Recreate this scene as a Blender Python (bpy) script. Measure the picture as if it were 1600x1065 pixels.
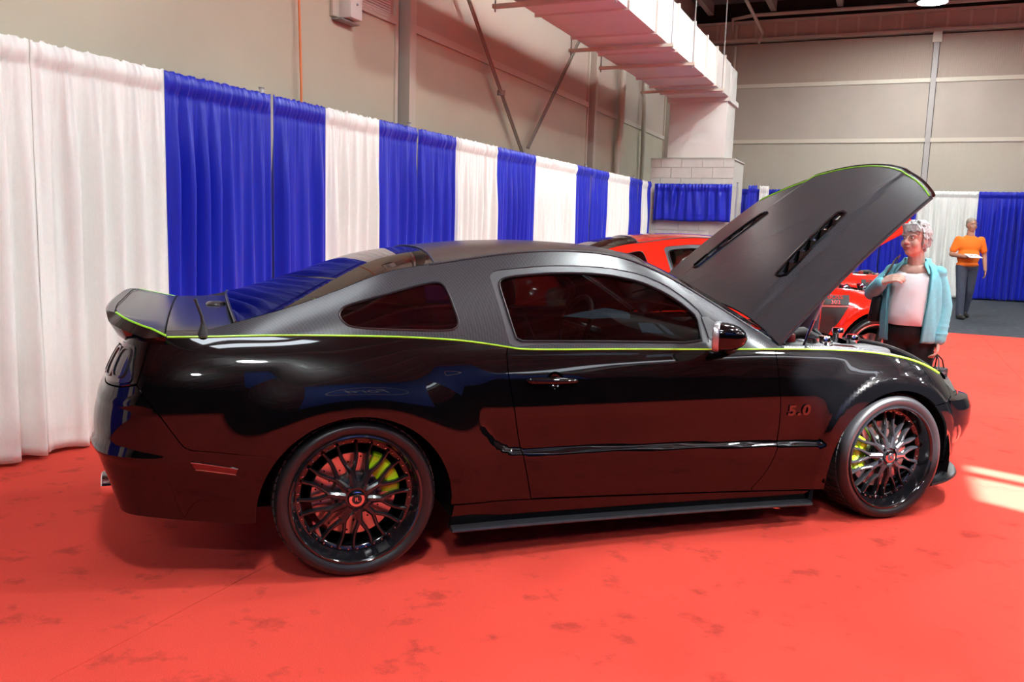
import bpy, bmesh, math, random
import numpy as np
from mathutils import Vector, Matrix
from mathutils.geometry import delaunay_2d_cdt
random.seed(7); np.random.seed(7)
SC = bpy.context.scene
for _o in list(bpy.data.objects): bpy.data.objects.remove(_o)
COL = SC.collection
# ---------------------------------------------------------------- camera
CAM_P = dict(pos=(-.5438, -4.2266, 1.4413), yaw=.3450, pitch=-.1365, roll=.0313, fpx=1321.7)
def _cam():
    y, p, r = CAM_P['yaw'], CAM_P['pitch'], CAM_P['roll']
    f = Vector((math.sin(y)*math.cos(p), math.cos(y)*math.cos(p), math.sin(p)))
    rt = Vector((math.cos(y), -math.sin(y), 0)); up = rt.cross(f)
    r2 = rt*math.cos(r)+up*math.sin(r); u2 = -rt*math.sin(r)+up*math.cos(r)
    cd = bpy.data.cameras.new('camera'); cd.sensor_width = 36; cd.lens = CAM_P['fpx']/1600*36
    cd.clip_start = .05; cd.clip_end = 200
    co = bpy.data.objects.new('camera', cd); COL.objects.link(co)
    m = Matrix((r2, u2, -f)).transposed().to_4x4(); m.translation = CAM_P['pos']
    co.matrix_world = m; SC.camera = co
_cam()
# ---------------------------------------------------------------- world, sun, exposure
W = bpy.data.worlds.new('world'); SC.world = W; W.use_nodes = True
W.node_tree.nodes['Background'].inputs[0].default_value = (.62, .74, .95, 1)
W.node_tree.nodes['Background'].inputs[1].default_value = 1.0
SC.view_settings.view_transform = 'Standard'; SC.view_settings.look = 'None'
SC.view_settings.gamma = 1; SC.view_settings.use_curve_mapping = False
SC.view_settings.exposure = 0.0
LAMP_L = 400.0           # radiance of a high-bay lamp lens
SUN_E = 54.0
SKY_L = 6.5
try:
    SC.cycles.use_denoising = True; SC.cycles.max_bounces = 8; SC.cycles.diffuse_bounces = 4
    SC.cycles.glossy_bounces = 5; SC.cycles.transmission_bounces = 6; SC.cycles.transparent_max_bounces = 10
    SC.cycles.sample_clamp_indirect = 6.0; SC.cycles.caustics_reflective = False; SC.cycles.caustics_refractive = False
except Exception: pass
# ---------------------------------------------------------------- room frame: n across the hall, a along the curtain wall
WA = .757
WV = np.array([math.sin(WA), math.cos(WA), 0]); NV = np.array([math.cos(WA), -math.sin(WA), 0])
def rw(n, a, z): return NV*n+WV*a+np.array([0, 0, z])
RM = Matrix(((NV[0], WV[0], 0, 0), (NV[1], WV[1], 0, 0), (0, 0, 1, 0), (0, 0, 0, 1)))
# ---------------------------------------------------------------- materials
MATS = {}
def mat(name, col, rough=.5, metal=0., spec=.5, coat=0., emit=None, es=0., noise=None, bump=None, alpha=None):
    """noise=(scale, amount[, detail]) varies the colour; bump=(scale, strength, distance)"""
    if name in MATS: return MATS[name]
    m = bpy.data.materials.new(name); m.use_nodes = True; nt = m.node_tree; b = nt.nodes['Principled BSDF']
    b.inputs['Base Color'].default_value = (*col, 1); b.inputs['Roughness'].default_value = rough
    b.inputs['Metallic'].default_value = metal; b.inputs['Specular IOR Level'].default_value = spec
    b.inputs['Coat Weight'].default_value = coat; b.inputs['Coat Roughness'].default_value = .02
    if emit: b.inputs['Emission Color'].default_value = (*emit, 1); b.inputs['Emission Strength'].default_value = es
    if noise or bump:
        tc = nt.nodes.new('ShaderNodeTexCoord')
    if noise:
        n = nt.nodes.new('ShaderNodeTexNoise'); n.inputs['Scale'].default_value = noise[0]
        n.inputs['Detail'].default_value = noise[2] if len(noise) > 2 else 4
        nt.links.new(tc.outputs['Object'], n.inputs['Vector'])
        mr = nt.nodes.new('ShaderNodeMapRange'); mr.inputs['From Min'].default_value = .3; mr.inputs['From Max'].default_value = .7
        mr.inputs['To Min'].default_value = 1-noise[1]; mr.inputs['To Max'].default_value = 1+noise[1]
        nt.links.new(n.outputs['Fac'], mr.inputs['Value'])
        mx = nt.nodes.new('ShaderNodeVectorMath'); mx.operation = 'SCALE'; mx.inputs[0].default_value = col
        nt.links.new(mr.outputs[0], mx.inputs['Scale']); nt.links.new(mx.outputs[0], b.inputs['Base Color'])
    if bump:
        n2 = nt.nodes.new('ShaderNodeTexNoise'); n2.inputs['Scale'].default_value = bump[0]; n2.inputs['Detail'].default_value = 3
        nt.links.new(tc.outputs['Object'], n2.inputs['Vector'])
        bp = nt.nodes.new('ShaderNodeBump'); bp.inputs['Strength'].default_value = bump[1]; bp.inputs['Distance'].default_value = bump[2]
        nt.links.new(n2.outputs['Fac'], bp.inputs['Height']); nt.links.new(bp.outputs[0], b.inputs['Normal'])
    MATS[name] = m; return m
def wave_bump(m, scale, strength, dist, axis='X', prof='SIN', fine=None):
    nt = m.node_tree; b = nt.nodes['Principled BSDF']; tc = nt.nodes.new('ShaderNodeTexCoord')
    w = nt.nodes.new('ShaderNodeTexWave'); w.wave_profile = prof; w.bands_direction = axis; w.inputs['Scale'].default_value = scale
    nt.links.new(tc.outputs['Object'], w.inputs['Vector'])
    bp = nt.nodes.new('ShaderNodeBump'); bp.inputs['Strength'].default_value = strength; bp.inputs['Distance'].default_value = dist
    nt.links.new(w.outputs['Fac'], bp.inputs['Height']); nt.links.new(bp.outputs[0], b.inputs['Normal'])
    return m
def carbon_mat(name, c0, c1, rough):
    """matt carbon-weave vinyl: fine diagonal checker between two greys"""
    m = mat(name, c0, rough, 0, .5); nt = m.node_tree; b = nt.nodes['Principled BSDF']
    tc = nt.nodes.new('ShaderNodeTexCoord'); mp = nt.nodes.new('ShaderNodeMapping')
    mp.inputs['Rotation'].default_value = (.0, math.radians(45), math.radians(45))
    nt.links.new(tc.outputs['Object'], mp.inputs['Vector'])
    ck = nt.nodes.new('ShaderNodeTexChecker'); ck.inputs['Scale'].default_value = 210
    ck.inputs['Color1'].default_value = (*c0, 1); ck.inputs['Color2'].default_value = (*c1, 1)
    nt.links.new(mp.outputs[0], ck.inputs['Vector']); nt.links.new(ck.outputs['Color'], b.inputs['Base Color'])
    return m
def glass_mat(name, tint, ior=1.5, rough=0.):
    if name in MATS: return MATS[name]
    m = bpy.data.materials.new(name); m.use_nodes = True; nt = m.node_tree; nt.nodes.clear()
    o = nt.nodes.new('ShaderNodeOutputMaterial'); t = nt.nodes.new('ShaderNodeBsdfTransparent'); t.inputs[0].default_value = (*tint, 1)
    g = nt.nodes.new('ShaderNodeBsdfGlossy'); g.inputs['Roughness'].default_value = rough
    f = nt.nodes.new('ShaderNodeFresnel'); f.inputs['IOR'].default_value = ior
    mx = nt.nodes.new('ShaderNodeMixShader'); nt.links.new(f.outputs[0], mx.inputs[0]); nt.links.new(t.outputs[0], mx.inputs[1]); nt.links.new(g.outputs[0], mx.inputs[2])
    nt.links.new(mx.outputs[0], o.inputs[0]); MATS[name] = m; return m
# ---------------------------------------------------------------- mesh helpers
def tag(o, label=None, cat=None, group=None, kind=None):
    if label: o['label'] = label
    if cat: o['category'] = cat
    if group: o['group'] = group
    if kind: o['kind'] = kind
    return o
def link(o, parent=None):
    COL.objects.link(o)
    if parent is not None: o.parent = parent
    return o
def empty(name, loc=(0, 0, 0), rz=0, parent=None):
    o = bpy.data.objects.new(name, None); o.empty_display_size = .1; o.location = loc; o.rotation_euler = (0, 0, rz)
    return link(o, parent)
def mk(name, V, F, m, parent=None, smooth=True, normals=None, mats=None, fm=None, auto=None):
    me = bpy.data.meshes.new(name)
    me.from_pydata([tuple(map(float, v)) for v in V], [], [tuple(int(i) for i in f) for f in F])
    if mats:
        for x in mats: me.materials.append(x)
        me.polygons.foreach_set('material_index', np.asarray(fm, dtype=np.int32))
    else: me.materials.append(m)
    me.polygons.foreach_set('use_smooth', [bool(smooth)]*len(me.polygons))
    me.update()
    if normals is not None: me.normals_split_custom_set_from_vertices([tuple(map(float, n)) for n in normals])
    elif auto and smooth: me.set_sharp_from_angle(angle=math.radians(auto))
    o = bpy.data.objects.new(name, me)
    return link(o, parent)
class MB:
    """collects shapes for ONE mesh"""
    def __init__(s): s.V = []; s.F = []; s.M = []; s.mi = 0
    def add(s, V, F):
        k = len(s.V); s.V += [tuple(v) for v in V]; s.F += [tuple(i+k for i in f) for f in F]; s.M += [s.mi]*len(F); return s
    def box(s, c, d, rot=None, bev=0.):
        cx, cy, cz = c; hx, hy, hz = d[0]/2, d[1]/2, d[2]/2
        if bev <= 0:
            P = [(x*hx, y*hy, z*hz) for z in (-1, 1) for y in (-1, 1) for x in (-1, 1)]
            F = [(0, 2, 3, 1), (4, 5, 7, 6), (0, 1, 5, 4), (2, 6, 7, 3), (0, 4, 6, 2), (1, 3, 7, 5)]
        else:
            bm = bmesh.new(); bmesh.ops.create_cube(bm, size=1.0)
            for v in bm.verts: v.co = Vector((v.co.x*d[0], v.co.y*d[1], v.co.z*d[2]))
            bmesh.ops.bevel(bm, geom=bm.edges[:], offset=bev, segments=2, affect='EDGES', profile=.5)
            bm.verts.index_update(); P = [tuple(v.co) for v in bm.verts]; F = [[v.index for v in f.verts] for f in bm.faces]; bm.free()
        if rot is not None: P = [tuple(rot @ Vector(p)) for p in P]
        return s.add([(p[0]+cx, p[1]+cy, p[2]+cz) for p in P], F)
    def tube(s, pts, r, n=8, caps=True, closed=False):
        pts = [np.array(p, float) for p in pts]; m = len(pts); rs = r if hasattr(r, '__len__') else [r]*m
        tg = []
        for i in range(m):
            a = pts[(i-1) % m] if (closed or i > 0) else pts[i]; b = pts[(i+1) % m] if (closed or i < m-1) else pts[i]
            t = b-a; tg.append(t/(np.linalg.norm(t)+1e-12))
        u = np.cross(tg[0], [0, 0, 1.]);
        if np.linalg.norm(u) < 1e-3: u = np.cross(tg[0], [1., 0, 0])
        u /= np.linalg.norm(u); V = []
        for i in range(m):
            u = u-tg[i]*(u@tg[i]); u /= np.linalg.norm(u)+1e-12; v = np.cross(tg[i], u)
            for k in range(n):
                a = 2*math.pi*k/n; V.append(pts[i]+rs[i]*(u*math.cos(a)+v*math.sin(a)))
        F = []
        for i in range(m if closed else m-1):
            j = (i+1) % m
            for k in range(n):
                q = (k+1) % n; F.append((i*n+k, i*n+q, j*n+q, j*n+k))
        if caps and not closed: F.append(tuple(range(n-1, -1, -1))); F.append(tuple((m-1)*n+k for k in range(n)))
        return s.add(V, F)
    def lathe(s, prof, n=32, axis='z', c=(0, 0, 0), a0=0., a1=2*math.pi):
        full = abs(a1-a0-2*math.pi) < 1e-6; m = n if full else n+1; V = []
        for k in range(m):
            a = a0+(a1-a0)*k/n
            for (r, h) in prof:
                x, y = r*math.cos(a), r*math.sin(a)
                V.append({'z': (x, y, h), 'y': (x, h, y), 'x': (h, x, y)}[axis])
        L = len(prof); F = []
        for k in range(n):
            q = (k+1) % m
            for i in range(L-1): F.append((k*L+i, q*L+i, q*L+i+1, k*L+i+1))
        return s.add([(v[0]+c[0], v[1]+c[1], v[2]+c[2]) for v in V], F)
    def grid(s, P, close_u=False):
        P = np.asarray(P); a, b = P.shape[:2]
        F = [(i*b+j, ((i+1) % a)*b+j, ((i+1) % a)*b+j+1, i*b+j+1) for i in range(a if close_u else a-1) for j in range(b-1)]
        return s.add(P.reshape(-1, 3), F)
    def ball(s, c, r, n=12, m=8, R=None):
        rx, ry, rz = r if hasattr(r, '__len__') else (r, r, r); V = [(0, 0, rz)]; 
        for i in range(1, m):
            t = math.pi*i/m
            for k in range(n): V.append((rx*math.sin(t)*math.cos(2*math.pi*k/n), ry*math.sin(t)*math.sin(2*math.pi*k/n), rz*math.cos(t)))
        V.append((0, 0, -rz)); F = []
        for k in range(n): F.append((0, 1+k, 1+(k+1) % n))
        for i in range(m-2):
            for k in range(n): q = (k+1) % n; F.append((1+i*n+k, 1+(i+1)*n+k, 1+(i+1)*n+q, 1+i*n+q))
        L = len(V)-1
        for k in range(n): F.append((L, 1+(m-2)*n+(k+1) % n, 1+(m-2)*n+k))
        if R is not None: V = [tuple(R @ Vector(v)) for v in V]
        return s.add([(v[0]+c[0], v[1]+c[1], v[2]+c[2]) for v in V], F)
    def prism(s, poly, fn, h0, h1):
        """poly: 2D outline; fn(u, v, h) -> 3D point"""
        n = len(poly); V = [fn(u, v, h0) for u, v in poly]+[fn(u, v, h1) for u, v in poly]
        F = [tuple(range(n-1, -1, -1)), tuple(range(n, 2*n))]+[(i, (i+1) % n, n+(i+1) % n, n+i) for i in range(n)]
        return s.add(V, F)
    def build(s, name, m, parent=None, smooth=True, auto=35, mats=None):
        o = mk(name, s.V, s.F, m, parent, smooth, mats=mats, fm=s.M if mats else None, auto=auto)
        bm = bmesh.new(); bm.from_mesh(o.data); bmesh.ops.recalc_face_normals(bm, faces=bm.faces[:]); bm.to_mesh(o.data); bm.free()
        if smooth and auto: o.data.set_sharp_from_angle(angle=math.radians(auto))
        return o
def text_mesh(name, body, size, depth, m, parent=None, M=None, shear=0., align='CENTER', space=1., bold=0.):
    c = bpy.data.curves.new(name, 'FONT'); c.body = body; c.size = size; c.extrude = depth; c.align_x = align; c.align_y = 'CENTER'; c.shear = shear; c.space_character = space; c.offset = bold
    t = bpy.data.objects.new(name, c); COL.objects.link(t)
    me = bpy.data.meshes.new_from_object(t.evaluated_get(bpy.context.evaluated_depsgraph_get()))
    bpy.data.objects.remove(t); me.materials.clear(); me.materials.append(m); me.name = name
    if M is not None: me.transform(M)
    return link(bpy.data.objects.new(name, me), parent)
def dup(o, parent=None):
    c = o.copy(); COL.objects.link(c); c.parent = parent
    for ch in list(o.children): dup(ch, c)
    return c
def dens(poly, h=.02, closed=True):
    out = []; n = len(poly)
    for i in range(n if closed else n-1):
        a = np.array(poly[i], float); b = np.array(poly[(i+1) % n], float); k = max(1, int(math.ceil(np.linalg.norm(b-a)/h)))
        out += [tuple(a+(b-a)*j/k) for j in range(k)]
    if not closed: out.append(tuple(poly[-1]))
    return out
def curve(pts, n=40):
    """smooth open curve through 2D/3D points"""
    p = np.array(pts, float); c = np.concatenate([[0], np.cumsum(np.linalg.norm(np.diff(p, axis=0), axis=1))])
    return [tuple(v) for v in nspline(c, p)(np.linspace(0, c[-1], n))]
def loopc(pts, n=60, it=2):
    """rounded closed outline (corner cutting)"""
    p = [np.array(q, float) for q in pts]
    for _ in range(it):
        q = []
        for i in range(len(p)):
            a, b = p[i], p[(i+1) % len(p)]; q += [a*.8+b*.2, a*.2+b*.8]
        p = q
    return [tuple(v) for v in p]
def inside(P, poly):
    x, y = P[:, 0], P[:, 1]; q = np.array(poly); r = np.zeros(len(P), bool); j = len(q)-1
    for i in range(len(q)):
        xi, yi = q[i]; xj, yj = q[j]
        if yi != yj:
            c = ((yi > y) != (yj > y)) & (x < (xj-xi)*(y-yi)/(yj-yi)+xi); r ^= c
        j = i
    return r
def cdt(outline, holes=(), h=.03):
    loops = [dens(outline, h)]+[dens(q, h*.7) for q in holes]; V = []; E = []; bl = []
    for L in loops:
        k = len(V); V += L; E += [(k+i, k+(i+1) % len(L)) for i in range(len(L))]
    o = np.array(loops[0]); mn, mx = o.min(0), o.max(0)
    gx, gy = np.meshgrid(np.arange(mn[0]+h*.5, mx[0], h), np.arange(mn[1]+h*.5, mx[1], h)); gx = gx+(np.arange(gx.shape[0]) % 2)[:, None]*h*.5
    Gp = np.stack([gx.ravel(), gy.ravel()], 1); ok = inside(Gp, loops[0])
    for q in loops[1:]: ok &= ~inside(Gp, q)
    Gp = Gp[ok]; bd = np.array(V)
    if len(Gp):
        dm = np.full(len(Gp), 9.)
        for k in range(0, len(bd), 200): dm = np.minimum(dm, np.sqrt(((Gp[:, None]-bd[None, k:k+200])**2).sum(2)).min(1))
        Gp = Gp[dm > h*.45]
    allv = V+[tuple(g) for g in Gp]
    ov, oe, of, *_ = delaunay_2d_cdt([Vector(v) for v in allv], E, [], 0, 1e-6)
    ov = np.array([tuple(v) for v in ov]); tr = np.array([tuple(f) for f in of])
    ce = ov[tr].mean(1); ok = inside(ce, loops[0])
    for q in loops[1:]: ok &= ~inside(ce, q)
    tr = tr[ok]
    a = ov[tr[:, 1]]-ov[tr[:, 0]]; b = ov[tr[:, 2]]-ov[tr[:, 0]]
    fl = (a[:, 0]*b[:, 1]-a[:, 1]*b[:, 0]) < 0; tr[fl] = tr[fl][:, ::-1]
    return ov, tr
def surf_panel(name, S, outline, m, parent=None, holes=(), h=.03, flange=.012, sides=(1,), off=0., post=None, flip=1):
    """a skin panel: 2D outline in the surface's own coordinates, lifted onto S; sides 1 = right (-y), -1 = left"""
    uv, tr = cdt(outline, holes, h); e = 1e-3
    P = S(uv[:, 0], uv[:, 1]); du = S(uv[:, 0]+e, uv[:, 1])-S(uv[:, 0]-e, uv[:, 1]); dv = S(uv[:, 0], uv[:, 1]+e)-S(uv[:, 0], uv[:, 1]-e)
    N = np.cross(du, dv)*flip; N /= np.linalg.norm(N, axis=1, keepdims=True)+1e-12
    P = P+N*off
    if post is not None:
        Q = post(P); R_ = post(P+N*1e-3); P = Q; N = (R_-Q)/1e-3
    F = [tuple(t) if flip > 0 else tuple(t[::-1]) for t in tr]
    V = list(P); NN = list(N)
    if flange:
        cnt = {}
        for f in F:
            for i in range(3):
                ed = (f[i], f[(i+1) % 3]); cnt[ed] = cnt.get(ed, 0)+1
        be = [ed for ed in cnt if (ed[1], ed[0]) not in cnt]; mp = {}
        for a, b in be:
            ids = []
            for i in (a, b):
                k = len(V); V.append(P[i]); V.append(P[i]-N[i]*flange); ids += [k, k+1]
            t = P[b]-P[a]; fn = np.cross(t, N[a]); fn = fn/(np.linalg.norm(fn)+1e-12)
            NN += [fn]*4; F.append((ids[0], ids[1], ids[3], ids[2]))
    V = np.array(V); NN = np.array(NN); VV = []; FF = []; NA = []
    for sd in sides:
        k = len(VV)
        if sd > 0: VV += list(V); NA += list(NN); FF += [tuple(i+k for i in f) for f in F]
        else:
            VV += list(V*[1, -1, 1]); NA += list(NN*[1, -1, 1]); FF += [tuple(i+k for i in f[::-1]) for f in F]
    return mk(name, VV, FF, m, parent, True, normals=NA)
# ---------------------------------------------------------------- coupe body surfaces (car space: x forward, o outboard, z up)
def nspline(x, y):
    x = np.asarray(x, float); y = np.asarray(y, float)
    if y.ndim == 1: y = y[:, None]; flat = True
    else: flat = False
    n = len(x); h = np.diff(x)
    A = np.zeros((n, n)); r = np.zeros((n, y.shape[1])); A[0, 0] = A[-1, -1] = 1
    for i in range(1, n - 1):
        A[i, i-1] = h[i-1]; A[i, i] = 2*(h[i-1]+h[i]); A[i, i+1] = h[i]
        r[i] = 6*((y[i+1]-y[i])/h[i] - (y[i]-y[i-1])/h[i-1])
    M = np.linalg.solve(A, r)
    def f(t):
        t = np.asarray(t, float); sh = t.shape; t = t.ravel()
        i = np.clip(np.searchsorted(x, t) - 1, 0, n - 2)
        hh = h[i][:, None]; a = (x[i+1] - t)[:, None]; b = (t - x[i])[:, None]
        v = (M[i]*a**3 + M[i+1]*b**3)/(6*hh) + (y[i]/hh - M[i]*hh/6)*a + (y[i+1]/hh - M[i+1]*hh/6)*b
        return v[:, 0].reshape(sh) if flat else v.reshape(sh + (y.shape[1],))
    return f
def pchip(x, y):
    x = np.asarray(x, float); y = np.asarray(y, float); h = np.diff(x); dl = np.diff(y)/h
    m = np.zeros(len(x)); m[0] = dl[0]; m[-1] = dl[-1]
    for i in range(1, len(x)-1):
        if dl[i-1]*dl[i] > 0:
            w1 = 2*h[i]+h[i-1]; w2 = h[i]+2*h[i-1]; m[i] = (w1+w2)/(w1/dl[i-1]+w2/dl[i])
    def f(t):
        t = np.asarray(t, float); i = np.clip(np.searchsorted(x, t)-1, 0, len(x)-2)
        s = np.clip((t-x[i])/h[i], 0, 1)
        return (1+2*s)*(1-s)**2*y[i] + s*(1-s)**2*h[i]*m[i] + s*s*(3-2*s)*y[i+1] + s*s*(s-1)*h[i]*m[i+1]
    return f
def sstep(a, b, t):
    t = np.clip((np.asarray(t, float)-a)/(b-a), 0, 1); return t*t*(3-2*t)
PLAN = np.array([(-1.012,0),(-1.009,.25),(-1.0,.47),(-.978,.65),(-.925,.785),(-.80,.874),(-.60,.922),(-.3,.942),(0,.946),(.4,.938),(.8,.922),(1.3,.915),
                 (1.8,.915),(2.3,.927),(2.72,.938),(2.95,.925),(3.13,.885),(3.28,.815),(3.42,.69),(3.53,.5),(3.59,.25),(3.61,0)])
_c = np.concatenate([[0], np.cumsum(np.linalg.norm(np.diff(PLAN, axis=0), axis=1))])
_pf = nspline(_c, PLAN)
_td = np.linspace(0, _c[-1], 6000); _pd = _pf(_td)
_sd = np.concatenate([[0], np.cumsum(np.linalg.norm(np.diff(_pd, axis=0), axis=1))])
_s0 = np.interp(0., _pd[1500:4000, 0], _sd[1500:4000]); _sd = _sd - _s0
S_REAR, S_FRONT = _sd[0], _sd[-1]
def plan(s):
    t = np.interp(s, _sd, _td); e = 2e-3
    p = _pf(t); q = _pf(np.clip(t+e, 0, _c[-1])) - _pf(np.clip(t-e, 0, _c[-1]))
    q = q/np.linalg.norm(q, axis=-1, keepdims=True)
    return p[..., 0], p[..., 1], -q[..., 1], q[..., 0]       # x, o, normal (nx, no)
def s_of_x(x): return np.interp(x, _pd[:, 0], _sd)
LV = np.array([.10,.2,.3,.4,.5,.6,.7,.8,.87,.93,.985])
_st = [(0, [.27,.20,.13,.06,.012,.0,.012,.060,.095,.13,.165]),
       (2, [.26,.19,.125,.058,.012,.0,.012,.056,.09,.125,.16]),
       (3, [.20,.14,.09,.045,.010,.0,.010,.046,.075,.108,.14]),
       (4, [.13,.085,.05,.028,.008,.0,.006,.032,.056,.088,.125]),
       (5, [.09,.06,.038,.022,.007,.0,.002,.02,.045,.078,.12]),
       (6, [.11,.07,.045,.024,.009,.002,.004,.021,.046,.082,.13]),
       (7, [.08,.05,.03,.018,.008,.003,.005,.022,.048,.088,.145]),
       (8, [.07,.045,.028,.016,.007,.002,.004,.020,.045,.084,.14]),
       (9, [.065,.043,.026,.013,.005,.003,.008,.026,.052,.09,.14]),
       (10,[.06,.04,.022,.010,.003,.004,.013,.033,.060,.10,.15]),
       (11,[.06,.04,.022,.010,.003,.004,.013,.033,.061,.103,.155]),
       (12,[.06,.04,.022,.010,.003,.004,.013,.034,.062,.105,.16]),
       (13,[.06,.04,.022,.010,.003,.004,.015,.042,.078,.13,.19]),
       (14,[.06,.04,.022,.010,.002,.003,.020,.068,.128,.20,.27]),
       (15,[.06,.04,.022,.010,.001,.010,.045,.122,.20,.28,.36]),
       (16,[.06,.04,.022,.010,.001,.022,.078,.175,.26,.34,.42]),
       (17,[.06,.04,.022,.010,.002,.035,.105,.22,.31,.39,.47]),
       (19,[.07,.045,.022,.006,.004,.03,.09,.2,.29,.37,.45]),
       (21,[.08,.05,.022,.004,.004,.02,.07,.18,.27,.35,.43])]
_ss = np.interp([_c[k] for k, _ in _st], _td, _sd)
_dt = np.array([v for _, v in _st])
_zf = np.linspace(.10, 1.0, 181)
_dz = np.stack([nspline(LV, row)(_zf) for row in _dt])       # station x fine z
_sf = np.linspace(S_REAR, S_FRONT, 700)
_D = np.stack([pchip(_ss, _dz[:, j])(_sf) for j in range(len(_zf))], 1)
for _k in range(3):                                           # smooth along the car
    for _r in range(14): _D[1:-1] = .25*_D[:-2]+.5*_D[1:-1]+.25*_D[2:]
def _bil(s, z):
    a = np.clip((s-S_REAR)/(S_FRONT-S_REAR)*699, 0, 698.999); b = np.clip((z-.10)/.9*180, 0, 179.999)
    i = a.astype(int); j = b.astype(int); fa = a-i; fb = b-j
    def cub(p0, p1, p2, p3, t): return p1+.5*t*(p2-p0+t*(2*p0-5*p1+4*p2-p3+t*(3*(p1-p2)+p3-p0)))
    rows = []
    for di in (-1, 0, 1, 2):
        ii = np.clip(i+di, 0, 699)
        rows.append(cub(*[_D[ii, np.clip(j+dj, 0, 180)] for dj in (-1, 0, 1, 2)], fb))
    return cub(*rows, fa)
RIDGE = np.array([(.492,.70),(.498,.643),(.512,.59),(.543,.544),(.575,.508),(.617,.479),(.665,.462),(.72,.456),(1.0,.448),(1.28,.441),(1.75,.424),(2.23,.404),(2.31,.400)])
def ridge_dist(x, z):
    best = np.full(x.shape, 9.); sg = np.ones(x.shape)
    for (ax, az), (bx, bz) in zip(RIDGE[:-1], RIDGE[1:]):
        ux, uz_ = bx-ax, bz-az; L = ux*ux+uz_*uz_
        t = np.clip(((x-ax)*ux+(z-az)*uz_)/L, 0, 1)
        dx = x-ax-t*ux; dzz = z-az-t*uz_; dd = np.sqrt(dx*dx+dzz*dzz)
        c = ux*dzz-uz_*dx
        m = dd < best; best = np.where(m, dd, best); sg = np.where(m, np.sign(c), sg)
    return best*sg
HUBZ = .325; ARCZ = .283; ARCR = .392; WB = 2.72
def crease_z(x): return np.interp(x, [.4,.795,1.257,1.994,2.39,2.6], [.815,.797,.777,.750,.734,.726])
def B(s, z):
    s = np.asarray(s, float); z = np.asarray(z, float)
    x, o, nx, no = plan(s); d = _bil(s, z)
    side = no > .3
    for xc in (0., WB):
        rho = np.sqrt((x-xc)**2+(z-ARCZ)**2)
        if xc == 0: d = d-.030*(1-sstep(.43, .66, rho))*sstep(.12, .3, z)*side
        else: d = d-(.016*(1-sstep(.43, .62, rho))+.009*(1-sstep(.455, .485, rho)))*sstep(.12, .3, z)*side
    dz = z-crease_z(x)
    d = d+.075*(np.sqrt(dz*dz+.003**2))*np.exp(-(dz/.07)**2)*sstep(.45, .62, x)*(1-sstep(2.36, 2.47, x))*side
    rd = ridge_dist(x, z)
    d = d+.019*sstep(0, .034, rd)*(1-sstep(.50, .68, z))*sstep(.40, .5, x)*(1-sstep(2.27, 2.31, x))*side
    # rear fascia: crisp ledge under the lamps
    rm = 1-sstep(-.92, -.70, x)
    d = d-.006*np.exp(-((z-.742)/.020)**2)*rm-.014*np.exp(-((z-.545+.10*(x+1.0))/.024)**2)*(1-sstep(-.90, -.55, x))
    return np.stack([x-nx*d, -(o-no*d), z], -1)
_bx = [-1.2,-.726,-.613,-.508,-.33,-.133,.045,.229,.337,.447,.56,.654,.718,.793,1.227,1.662,1.983,2.325,2.568,2.791,2.943,3.1,3.25,3.4]
_bz = [.968,.977,.978,.979,.980,.978,.974,.967,.960,.951,.936,.921,.911,.907,.899,.890,.885,.877,.861,.831,.800,.757,.705,.66]
belt_x = pchip(_bx, _bz)
def belt_s(s):                                                # z of the painted belt line for plan position s
    x = plan(np.asarray(s, float))[0]
    return belt_x(x)
_sb = np.linspace(s_of_x(-.9), s_of_x(3.2), 400)
_bp = B(_sb, belt_s(_sb))
def belt_o(x): return np.interp(x, _bp[:, 0], -_bp[:, 1])
def belt_zx(x): return np.interp(x, _bp[:, 0], _bp[:, 2])
RAIL = np.array([(-.60,.765,.992),(-.47,.742,1.022),(-.26,.715,1.078),(-.03,.675,1.155),(.17,.635,1.225),(.39,.60,1.262),(.64,.592,1.300),(.9,.59,1.326),(1.1,.592,1.327),(1.25,.60,1.312),
                 (1.47,.62,1.247),(1.62,.638,1.176),(1.80,.665,1.078),(1.96,.70,.985),(2.13,.745,.885)])
_ro = nspline(RAIL[:, 0], RAIL[:, 1]); _rz = nspline(RAIL[:, 0], RAIL[:, 2])
def rail_o(x): return _ro(x)
def rail_z(x): return _rz(x)
def G(x, z):                                                  # greenhouse side
    x = np.asarray(x, float); z = np.asarray(z, float)
    ob, zb, orr, zr = belt_o(x), belt_zx(x), rail_o(x), rail_z(x)
    t = (z-zb)/np.maximum(zr-zb, .02)
    o = ob+(orr-ob)*t+.020*4*t*(1-t)*sstep(.02, .3, zr-zb)
    return np.stack([x, -o, z], -1)
ROOF_C = pchip([-.6,-.47,0,.39,.64,.9,1.1,1.3,1.5,2.13], [.03,.035,.055,.058,.045,.033,.032,.04,.05,.07])
ROOF_B = pchip([-.6,-.47,0,.39,.7,1.1,1.42,1.8,2.13], [-.03,-.02,.0,.03,.0,.03,.10,.14,.16])
def T(x, w):                                                  # roof, windscreen and rear window strip, w -1..1
    x = np.asarray(x, float); w = np.asarray(w, float)
    k = 1-np.abs(w)**2.3
    return np.stack([x+ROOF_B(x)*k, w*rail_o(x), rail_z(x)+ROOF_C(x)*k], -1)
HOOD_H = np.array([2.08, .885]); HOOD_A = math.radians(48.0)
def hood_edge_l(o): return 1.20+.29*np.clip(1-(np.abs(o)/.80)**2.0, 0, 1)      # length at outboard o
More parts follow.
